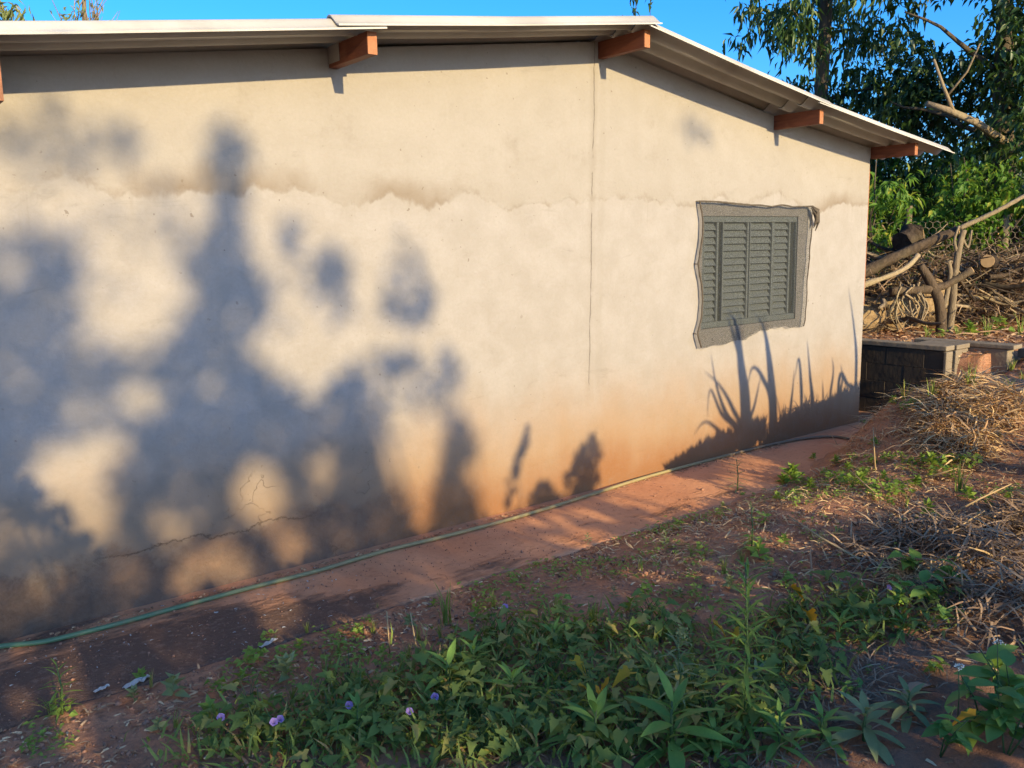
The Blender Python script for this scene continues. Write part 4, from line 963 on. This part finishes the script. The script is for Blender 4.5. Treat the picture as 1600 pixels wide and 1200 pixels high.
def place(protos, spots, label, cat, group, base=None, keep=False, zoff=0.0):
    """labels: a string, or a function of position giving (label, group)"""
    used = set(); out = []
    for i, q in enumerate(spots):
        x, y = q[0], q[1]; s = (q[2] if len(q) > 2 else 1.0)/(base or 1.0)
        if s <= 0: continue
        k = rnd.randrange(len(protos)); p = protos[k]
        o = p if k not in used else (copy_tree(p) if p.type == 'EMPTY' else copy(p))
        used.add(k); s *= rnd.uniform(.88, 1.14)
        o.location = (x, y, terrain(x, y)+.004+zoff); o.rotation_euler.z = rnd.uniform(0, 6.28); o.scale = (s, s, s)
        l, g = label(x, y) if callable(label) else (label, group)
        tag(o, l, cat, g); out.append(o)
    for k, p in enumerate(protos):
        if k not in used:
            for ch in list(p.children): bpy.data.objects.remove(ch)
            bpy.data.objects.remove(p)
    return out
def zone(what, plural):
    def f(x, y):
        if x > 8.3: z = 'beyond the end of the block wall'
        elif x > 6.2 and y < -1.0: z = 'on the loose soil mound'
        elif x > 4.1 and y < -1.2: z = 'before the straw heap'
        elif x > 2.6: z = 'on bare soil midway along path'
        elif y > -1.18: z = 'along the dirty path end'
        else: z = 'beside the trailing vines'
        return what+' '+z, plural+' '+z
    return f
place([tuft(16), tuft(22), tuft(12, spread=.7), tuft(18, spread=.35)], PL['grass'], zone('green grass tuft', 'green grass tufts'), 'grass tuft', None, 1.0)
place([small_weed('small_weed', 12, 'weed', 0), small_weed('small_weed', 22, 'weed', 1), small_weed('small_weed', 16, 'grey', 2), small_weed('small_weed', 14, 'grey', 0), small_weed('small_weed', 26, 'weed', 1)], PL['weed'], zone('small leafy weed', 'small leafy weeds'), 'weed', None, .9)
place([small_weed('small_weed', 16, 'litweed', 0), small_weed('small_weed', 30, 'litweed', 1), small_weed('small_weed', 24, 'litweed', 1), small_weed('small_weed', 18, 'litweed', 0)], PL['litweed'], zone('bright green small weed', 'bright green small weeds'), 'weed', None, .8)
place([proto_rosette('lance', 16, .14, .17), proto_rosette('lance', 12, .10, .15), proto_rosette('lance2', 14, .10, .16), proto_rosette('lance', 18, .18, .16)], [(q[0], q[1], q[2]*.85) for q in PL['rosette']], zone('rosette of long pointed leaves', 'rosettes of long pointed leaves'), 'rosette weed', None, .17)
place([proto_broad(12, .20, .11), proto_broad(16, .24, .12), proto_broad(12, .18, .10, 'heartb')], [(q[0], q[1], q[2]*.82) for q in PL['broad']], zone('broad-leaved bushy weed', 'broad-leaved bushy weeds'), 'broadleaf weed', None, .2)
def vine_patch():
    base = (2.0, -2.3, terrain(2.0, -2.3)); B = Vector(base)
    root = empty('vine_patch', base, 'broad patch of trailing vines with dark lobed leaves covering the near ground', 'vine')
    b = MB(); leaves = []
    for q in PL['vine']:
        run = [Vector((q[0]+rnd.gauss(0, .05), q[1]+rnd.gauss(0, .04), 0))]; a = rnd.uniform(0, 6.3)
        for i in range(5): a += rnd.uniform(-.6, .6); run.append(run[-1]+Vector((math.cos(a), math.sin(a), 0))*.06)
        for r in run: r.z = terrain(r.x, r.y)+rnd.uniform(.004, .02)
        b.tube([r-B for r in run], .0028, 5)
        for i in range(rnd.randint(11, 18)):
            p = run[rnd.randrange(6)]; az = rnd.uniform(0, 6.3); h = rnd.uniform(.035, .125); t = p+Vector((math.cos(az)*h*.5, math.sin(az)*h*.5, h))
            if t.y > -.98: continue
            b.tube([p-B, (p+t)/2+Vector((0, 0, .012))-B, t-B], .0015, 4, cap=False); leaves.append((t-B, az))
    o = b.build('runner', M['stem'], root); o['kind'] = 'stuff'
    C = Vector((0, -4.5, 1.8))-B; leaves.sort(key=lambda l: (l[0]-C).length)
    # the outer fringe and the nearest leaves singly, the rest joined
    P, D, N, L = [], [], [], []
    for i, (t, az) in enumerate(leaves):
        if i < 300: put_leaf(root, LM[rnd.choice(('lobed', 'lobed', 'heart', 'lobed2', 'lobed2'))], t, az-math.pi/2+rnd.uniform(-.9, .9), rnd.uniform(-.55, .35), rnd.uniform(.040, .074), rnd.uniform(-.5, .5))
        else:
            el = rnd.uniform(-.55, .35); P.append(t); D.append((math.cos(az)*math.cos(el), math.sin(az)*math.cos(el), math.sin(el))); N.append((rnd.gauss(0, .35), rnd.gauss(0, .35), 1)); L.append(rnd.uniform(.040, .074))
    me = LM['lobed']; V = np.array([v.co[:] for v in me.vertices]); Fa = np.array([f.vertices[:] for f in me.polygons])
    scatter('leaves', P, D, N, np.array(L), np.array(L), M['vine'], V, Fa, parent=root, kind='stuff')
vine_patch()
place([tuft(14), tuft(18)], [(8.75, -1.15, .2), (9.0, -1.3, .26), (9.25, -1.1, .2), (8.5, -1.2, .16), (9.5, -1.4, .25), (8.95, -.95, .14), (8.3, -1.3, .18), (9.9, .35, .2), (10.6, .0, .25), (11.0, -.2, .3), (10.2, .15, .16)], zone('green grass tuft', 'green grass tufts'), 'grass tuft', None, 1.0)
place([small_weed('small_weed', 16, 'litweed', 0), small_weed('small_weed', 26, 'litweed', 1)], [(8.65, -.95, .12), (9.1, -1.15, .15), (8.9, -1.35, .12), (9.4, -1.2, .16), (10.4, .1, .16), (10.8, -.05, .2), (9.7, -.9, .14), (10.0, .25, .12)], zone('bright green small weed', 'bright green small weeds'), 'weed', None, .8)
# tall feathery weeds
def feather(name, h, n, mat, loc, label, flower=False):
    root = empty(name, (loc[0], loc[1], terrain(*loc)), label, 'tall weed')
    b = MB(); b.tube([(0, 0, -.03), (.01, 0, h*.5), (.0, .01, h)], [.005, .004, .002], 6); b.build('stem', M['stem'], root)
    me = leaf_mesh('narrow_leaf', [(0, .01), (.3, .055), (.6, .055), (.85, .03), (1, .003)], mat, .3, .45)
    for i in range(n):
        t = i/n; put_leaf(root, me, (0, 0, h*(.10+.88*t)), i*2.4+rnd.uniform(-.3, .3), .15+.75*t+rnd.uniform(-.2, .2), (.15-.08*t)*rnd.uniform(.8, 1.2)*(h/.6)**.5)
    if flower:
        P = [(rnd.gauss(0, .016), rnd.gauss(0, .016), h*rnd.uniform(.8, 1.06)) for _ in range(60)]
        scatter('flower_head', P, rdir(60), rdir(60), .012, .008, M['grey'], parent=root, kind='stuff')
feather('tall_weed', .62, 70, 'weed', (2.30, -2.82), 'tall feathery weed with a straight stem rising from the vines')
feather('tall_weed', .34, 34, 'grey', (2.22, -2.60), 'short feathery weed with pale flowering head beside the tall feathery weed', True)
feather('tall_weed', .30, 30, 'grey', (3.72, -1.80), 'feathery grey green weed on bare soil near the sunlit patch')
feather('tall_weed', .22, 22, 'weed', (.56, -.90), 'thin upright weed at the dirty near end of the path')
feather('tall_weed', .26, 30, 'grey', (5.05, -.70), 'slender seeding weed standing beside the narrow end of the path')
# small white composite flowers at the right
for i, (x, y, h, lab) in enumerate(((2.94, -3.36, .30, 'tallest slender weed topped with tiny white flowers by the broad leaves'), (2.80, -3.30, .24, 'shorter slender weed topped with tiny white flowers by the broad leaves'))):
    root = empty('white_flower', (x, y, terrain(x, y)), lab, 'flower')
    b = MB(); b.tube([(0, 0, -.02), (.01, .005, h*.6), (.0, .01, h)], .0018, 5); b.build('stem', M['stem'], root)
    P = [(rnd.gauss(0, .009), .01+rnd.gauss(0, .009), h+rnd.uniform(-.004, .008)) for _ in range(26)]
    scatter('flower_head', P, rdir(26), rdir(26), .009, .006, M['white'], parent=root, kind='stuff')
# mauve morning-glory flowers
def trumpet():
    b = MB(); n = 10; rings = [(.0, .003), (.014, .005), (.026, .011), (.034, .021), (.036, .028)]
    for z, r in rings:
        for k in range(n): a = 2*math.pi*k/n; rr = r*(1+(.08 if k % 2 else -.06)*(r/.028)); b.v.append((rr*math.cos(a), rr*math.sin(a), z))
    for i in range(4):
        for k in range(n): b.f.append((i*n+k, i*n+(k+1) % n, (i+1)*n+(k+1) % n, (i+1)*n+k)); b.sm.append(True)
    return b
FL = ['lowest mauve trumpet flower among the lobed vine leaves', 'small mauve flower close beside the lowest trumpet flower', 'mauve flower facing up over dark vine leaves left of the tall weeds', 'drooping mauve bud half hidden in the vine leaves', 'pale mauve trumpet flower below the large green rosette weed', 'lone mauve flower at the upper edge of the vines near bare soil', 'pink mauve flower below the sunlit broad weed by the dead brush', 'pale mauve flower at the near end of the vine patch']
petal = None
for (x, y), lab in zip(PL['flower'], FL):
    root = empty('mauve_flower', (x, y, terrain(x, y)), lab, 'flower'); h = rnd.uniform(.08, .13); a = rnd.uniform(0, 6.3)
    b = MB(); b.tube([(.02, 0, -.02), (.01, .005, h*.6), (0, 0, h)], .0017, 5); b.build('stem', M['stem'], root)
    if petal is None: petal = trumpet().build('petals', M['purple'], root); o = petal
    else: o = copy(petal, root)
    o.location = (0, 0, h); o.rotation_euler = (rnd.uniform(.5, 1.1), 0, rnd.uniform(-.9, .5)); o.scale = (.52,)*3 if 'bud' not in lab and 'small' not in lab else (.5, .5, .6)
YL = ['leftmost yellow leaf, upright among dark vine leaves', 'large yellow lobed leaf beside the short flowering weed', 'orange curled leaf low among the vine leaves', 'small yellow leaf drooping beside the orange curled leaf', 'yellow leaf standing at the top of the vine patch', 'pair-lobed bright yellow leaf right of the tall feathery weed', 'yellow withering leaf on dead twigs left of the tall feathery weed', 'orange yellow leaf touching the tall feathery weed', 'yellow leaf under the broad weeds in the corner', 'small yellow fleck of a leaf deep in the vines']
for (x, y), lab in zip(PL['yellow'], YL):
    o = bpy.data.objects.new('yellow_leaf', LM['ylobed']); link(o, None, (x, y, terrain(x, y)+rnd.uniform(.12, .16))); o.scale = (.085,)*3
    o.rotation_euler = (rnd.uniform(-.9, .2), rnd.uniform(-.4, .4), rnd.uniform(0, 6.3)); tag(o, lab, 'leaf')

# ------------------------------------------------------------------ straw, dead brush, litter, clods
def gauss_area(cs, lift=.0):
    def f():
        x0, y0, rx, ry, h = rnd.choice(cs); u, v = rnd.gauss(0, .5), rnd.gauss(0, .5); x, y = x0+u*rx, y0+v*ry
        if y > -.87 and x < 6.3: return None
        return x, y, terrain(x, y)+h*math.exp(-(u*u+v*v)*2)*rnd.random()+lift
    return f
STR = [(6.25, -1.62, .35, .18, .16), (6.6, -1.72, .40, .20, .20), (6.9, -1.75, .4, .2, .18), (6.45, -1.5, .35, .15, .12), (6.75, -1.42, .5, .2, .08), (6.15, -1.85, .35, .15, .15)]
mass('straw', 3600, gauss_area(STR), .21, .010, 'straw', 'heap of pale dry straw on the soil mound by the house corner', .28, zoff=(0, .02))
mass('straw', 1300, gauss_area([(6.6, -1.1, .9, .35, .02), (6.9, -.9, .8, .3, .02)]), .16, .005, 'straw', 'thin dry straw scattered down the side of the soil mound', .15, zoff=(0, .01))
BR = [(4.55, -2.80, .42, .24, .20), (4.05, -2.85, .4, .28, .20), (4.9, -2.72, .32, .2, .16), (3.75, -3.05, .4, .3, .18), (4.3, -2.55, .45, .2, .12), (4.15, -2.3, .5, .2, .05)]
mass('dead_brush', 3600, gauss_area(BR), .15, .0085, 'brush', 'dark heap of dead twigs and stalks in the shade on the bank', .4, zoff=(0, .02))
mass('dead_brush', 700, gauss_area([(3.86, -2.62, .20, .14, .05)]), .13, .006, 'straw', 'pale dry stalks under the sunlit broad weed', .3, zoff=(0, .03))
mass('dead_brush', 1500, gauss_area([(2.75, -2.75, .5, .3, .03), (3.0, -2.95, .5, .25, .03), (2.3, -2.95, .6, .2, .03), (3.3, -2.6, .5, .3, .04), (1.75, -2.35, .4, .15, .02)]), .10, .0045, 'brush', 'dry grass stalks lying between the vines and the dead brush', .15, zoff=(0, .02))
def field():
    x = rnd.uniform(.2, 7.0); y = -.88-abs(rnd.gauss(0, 1.1))
    if y < -4 or y < -4.5+.30*x: return None
    return x, y, terrain(x, y)
mass('leaf_litter', 9000, field, .035, .009, 'litter', 'small bits of dry leaf and twig littering the red soil', .15, zoff=(0, .014))
mass('leaf_litter', 2600, lambda: (lambda x, y: None if y > -.9 else (x, y, terrain(x, y)))(rnd.uniform(3.4, 6.2), rnd.uniform(-2.4, -.9)), .07, .007, 'straw', 'short dry straw bits over the sunlit soil by the path', .3, zoff=(0, .02))
mass('leaf_litter', 160, lambda: (rnd.uniform(.2, 2.2), rnd.uniform(-.84, -.3)*rnd.random()**.4-.0, .014), .020, .006, 'scrap', 'pale flakes scattered over the dark dirt on the path', .1, zoff=(0, .004))
mass('leaf_litter', 900, lambda: (lambda x: (x, -.06-abs(rnd.gauss(0, .035)), .014))(rnd.uniform(.2, 6.5)), .022, .009, 'litter', 'dark leaf crumbs gathered along the foot of the wall', .1, zoff=(0, .008))
def aside():
    x, y = rnd.uniform(1.5, 8.5), rnd.uniform(-6.5, -1.9)
    return (x, y, terrain(x, y)) if y < -4.5+.36*x and not (abs(x) < 1.9 and abs(y+4.5) < .5) else None
mass('grass', 2600, aside, .12, .012, 'grassm', 'short grass growing over the bank out past the brush heap', .6, zoff=(0, .01))
mass('leaf_litter', 2600, aside, .08, .014, 'litter', 'dry leaves and stalks strewn over the bank past the brush heap', .2, zoff=(0, .02))
def cover_area():
    x, y = rnd.uniform(.4, 5.6), -.9-abs(rnd.gauss(0, .9))
    if y < -4.3+.33*x or noise.noise((x*1.7, y*1.7, 6)) < -.02: return None
    return x, y, terrain(x, y)
P, D = [], []
while len(P) < 3600:
    q = cover_area()
    if q is None: continue
    for _ in range(rnd.randint(3, 7)): a = rnd.uniform(0, 6.3); P.append((q[0]+rnd.gauss(0, .022), q[1]+rnd.gauss(0, .022), q[2]+rnd.uniform(.005, .045))); D.append((math.cos(a), math.sin(a), rnd.uniform(-.2, .6)))
n = len(P); s = rng.uniform(.6, 1.3, n)
o = scatter('ground_cover', P, D, rdir(n)*.35+np.array([0, 0, 1.]), .028*s, .014*s, M['weed']); tag(o, 'low green ground cover of tiny leaves over the soil', kind='stuff')
P, D = [], []
VC = [(q[0], q[1]) for q in PL['vine']]
while len(P) < 2000:
    c = rnd.choice(VC); x, y = c[0]+rnd.gauss(0, .11), c[1]+rnd.gauss(0, .09)
    if y > -.95: continue
    a = rnd.uniform(0, 6.3); P.append((x, y, terrain(x, y)+rnd.uniform(.01, .10))); D.append((math.cos(a), math.sin(a), rnd.gauss(0, .45)))
n = len(P); s = rng.uniform(.6, 1.3, n)
o = scatter('undergrowth', P, D, rdir(n)*.5+np.array([0, 0, 1.]), .052*s, .024*s, M['vine']); tag(o, 'tangle of small dark leaves beneath the trailing vines', kind='stuff')
P, D = [], []
while len(P) < 2600:
    c = rnd.choice(VC); x, y = c[0]+rnd.gauss(0, .14), c[1]+rnd.gauss(0, .11)
    if y > -.95: continue
    a = rnd.uniform(0, 6.3); P.append((x, y, terrain(x, y)+rnd.uniform(0, .05))); D.append((math.cos(a)*.6, math.sin(a)*.6, rnd.uniform(.2, 1.2)))
n = len(P); s = rng.uniform(.5, 1.4, n)
o = scatter('undergrowth', P, D, rdir(n)*.6+np.array([0, 0, 1.]), .085*s, .010*s**.5, M['grassm'], BLADE_V, BLADE_F); tag(o, 'narrow grassy leaves mixed among the trailing vines', kind='stuff')
OCT_V = np.array([(1, 0, 0), (-1, 0, 0), (0, 1, 0), (0, -1, 0), (0, 0, .8), (0, 0, -.6)], float)*.5; OCT_F = np.array([(0, 2, 4), (2, 1, 4), (1, 3, 4), (3, 0, 4), (2, 0, 5), (1, 2, 5), (3, 1, 5), (0, 3, 5)])
def clods():
    P = []
    while len(P) < 4200:
        q = field()
        if q and (q[0] < 5.6): P.append((q[0], q[1], q[2]+.003))
    for _ in range(1500):
        x = rnd.uniform(.2, 6.6)*rnd.random()**.4; P.append((x, rnd.uniform(-.84, -.04), .016))
    n = len(P); s = rng.gamma(2.0, .0055, n)+.004
    s[-1500:] = rng.gamma(1.5, .003, 1500)+.003
    o = scatter('gravel', P, rdir(n), rdir(n), s, s, M['clod'], OCT_V, OCT_F); tag(o, 'crumbs and clods of red earth strewn on the soil', kind='stuff')
clods()
for i, (x, y) in enumerate(PL['drystalk']):
    big = i < 12; L = rnd.uniform(.22, .42) if big else rnd.uniform(.15, .25); a = rnd.uniform(0, 6.3); el = rnd.uniform(.05, .5) if i not in (16, 17, 4) else 1.4
    d = Vector((math.cos(a)*math.cos(el), math.sin(a)*math.cos(el), math.sin(el))); p = Vector((x, y, terrain(x, y)+(.06 if y < -2.3 else .01)))
    b = MB(); b.tube([Vector((0, 0, 0)), d*L*.5+Vector((0, 0, rnd.uniform(-.01, .012))), d*L], [.0058, .005, .003] if big else .0028, 6); o = b.build('dry_stalk', M['drystem'], None, p)
    tag(o, *(('pale dry stalk sticking out of the dead brush heap', 'stalk', 'pale stalks on the dead brush heap') if y < -2.3 else ('thin dry stalk on the soil beside the path', 'stalk', 'dry stalks beside the path')))
# stone, scraps, brown leaf
bm = bmesh.new(); bmesh.ops.create_icosphere(bm, subdivisions=2, radius=.032)
for v in bm.verts: v.co *= 1+.35*noise.noise(v.co*22); v.co.z *= .75
me = bpy.data.meshes.new('stone'); bm.to_mesh(me); bm.free(); me.materials.append(M['stone']); o = bpy.data.objects.new('stone', me); link(o, None, (1.11, -1.42, terrain(1.11, -1.42)+.012)); tag(o, 'small ochre stone lying on red soil near the vines', 'stone')
for x, y, s, lab in ((.86, -.835, .055, 'largest pale plastic scrap at the edge of the dirty path'), (1.43, -.85, .045, 'crumpled whitish scrap by weeds where the path edge clears'), (.73, -.80, .03, 'small pale flake of plastic near the end of the path')):
    b = MB(); n = 7
    for i in range(n):
        for j in range(4): b.v.append(((i/(n-1)-.5)*2.2*s, (j/3-.5)*.6*s*(1-.5*abs(i/(n-1)-.5)), .014+.25*s*noise.noise((i*.9, j*1.1, x*7))))
    for i in range(n-1):
        for j in range(3): b.f.append((i*4+j, i*4+4+j, i*4+5+j, i*4+1+j)); b.sm.append(False)
    o = b.build('plastic_scrap', M['scrap'], None, (x, y, .012)); o.rotation_euler.z = .35; m = o.modifiers.new('t', 'SOLIDIFY'); m.thickness = .003; tag(o, lab, 'scrap')
o = bpy.data.objects.new('dead_leaf', leaf_mesh('dead_leaf', OVAL, 'litter', .5, .3)); link(o, None, (3.02, -3.12, terrain(3.02, -3.12)+.03)); o.scale = (.15,)*3; o.rotation_euler = (.2, .3, 1.2); tag(o, 'large curled brown dead leaf on the ground near the grey green rosettes', 'leaf')

# ------------------------------------------------------------------ give the members of each group in view a label of their own, counted along the row
ORD = 'first second third fourth fifth sixth seventh eighth ninth tenth eleventh twelfth thirteenth fourteenth fifteenth sixteenth seventeenth eighteenth nineteenth twentieth twenty-first twenty-second twenty-third twenty-fourth twenty-fifth twenty-sixth twenty-seventh twenty-eighth twenty-ninth thirtieth'.split()
def px(o):
    v = Vector(o.location)-Vector((0, -4.5, 1.8)); return v.dot(_R)/max(.01, v.dot(_F))
grp = {}
for o in list(COL.objects):
    if o.parent is None and o.get('group') and o['group'] != GR and not any(w in o['group'] for w in ('heaped', 'roots')): grp.setdefault((o['group'], o['label']), []).append(o)
for (g_, l_), L in grp.items():
    if len(L) < 2 or len(L) > 30: continue
    L.sort(key=px)
    for i, o in enumerate(L):
        s = ORD[i]+' from left' if i < len(L)-1 else 'rightmost'
        if i == 0: s = 'leftmost'
        o['label'] = s+' '+l_
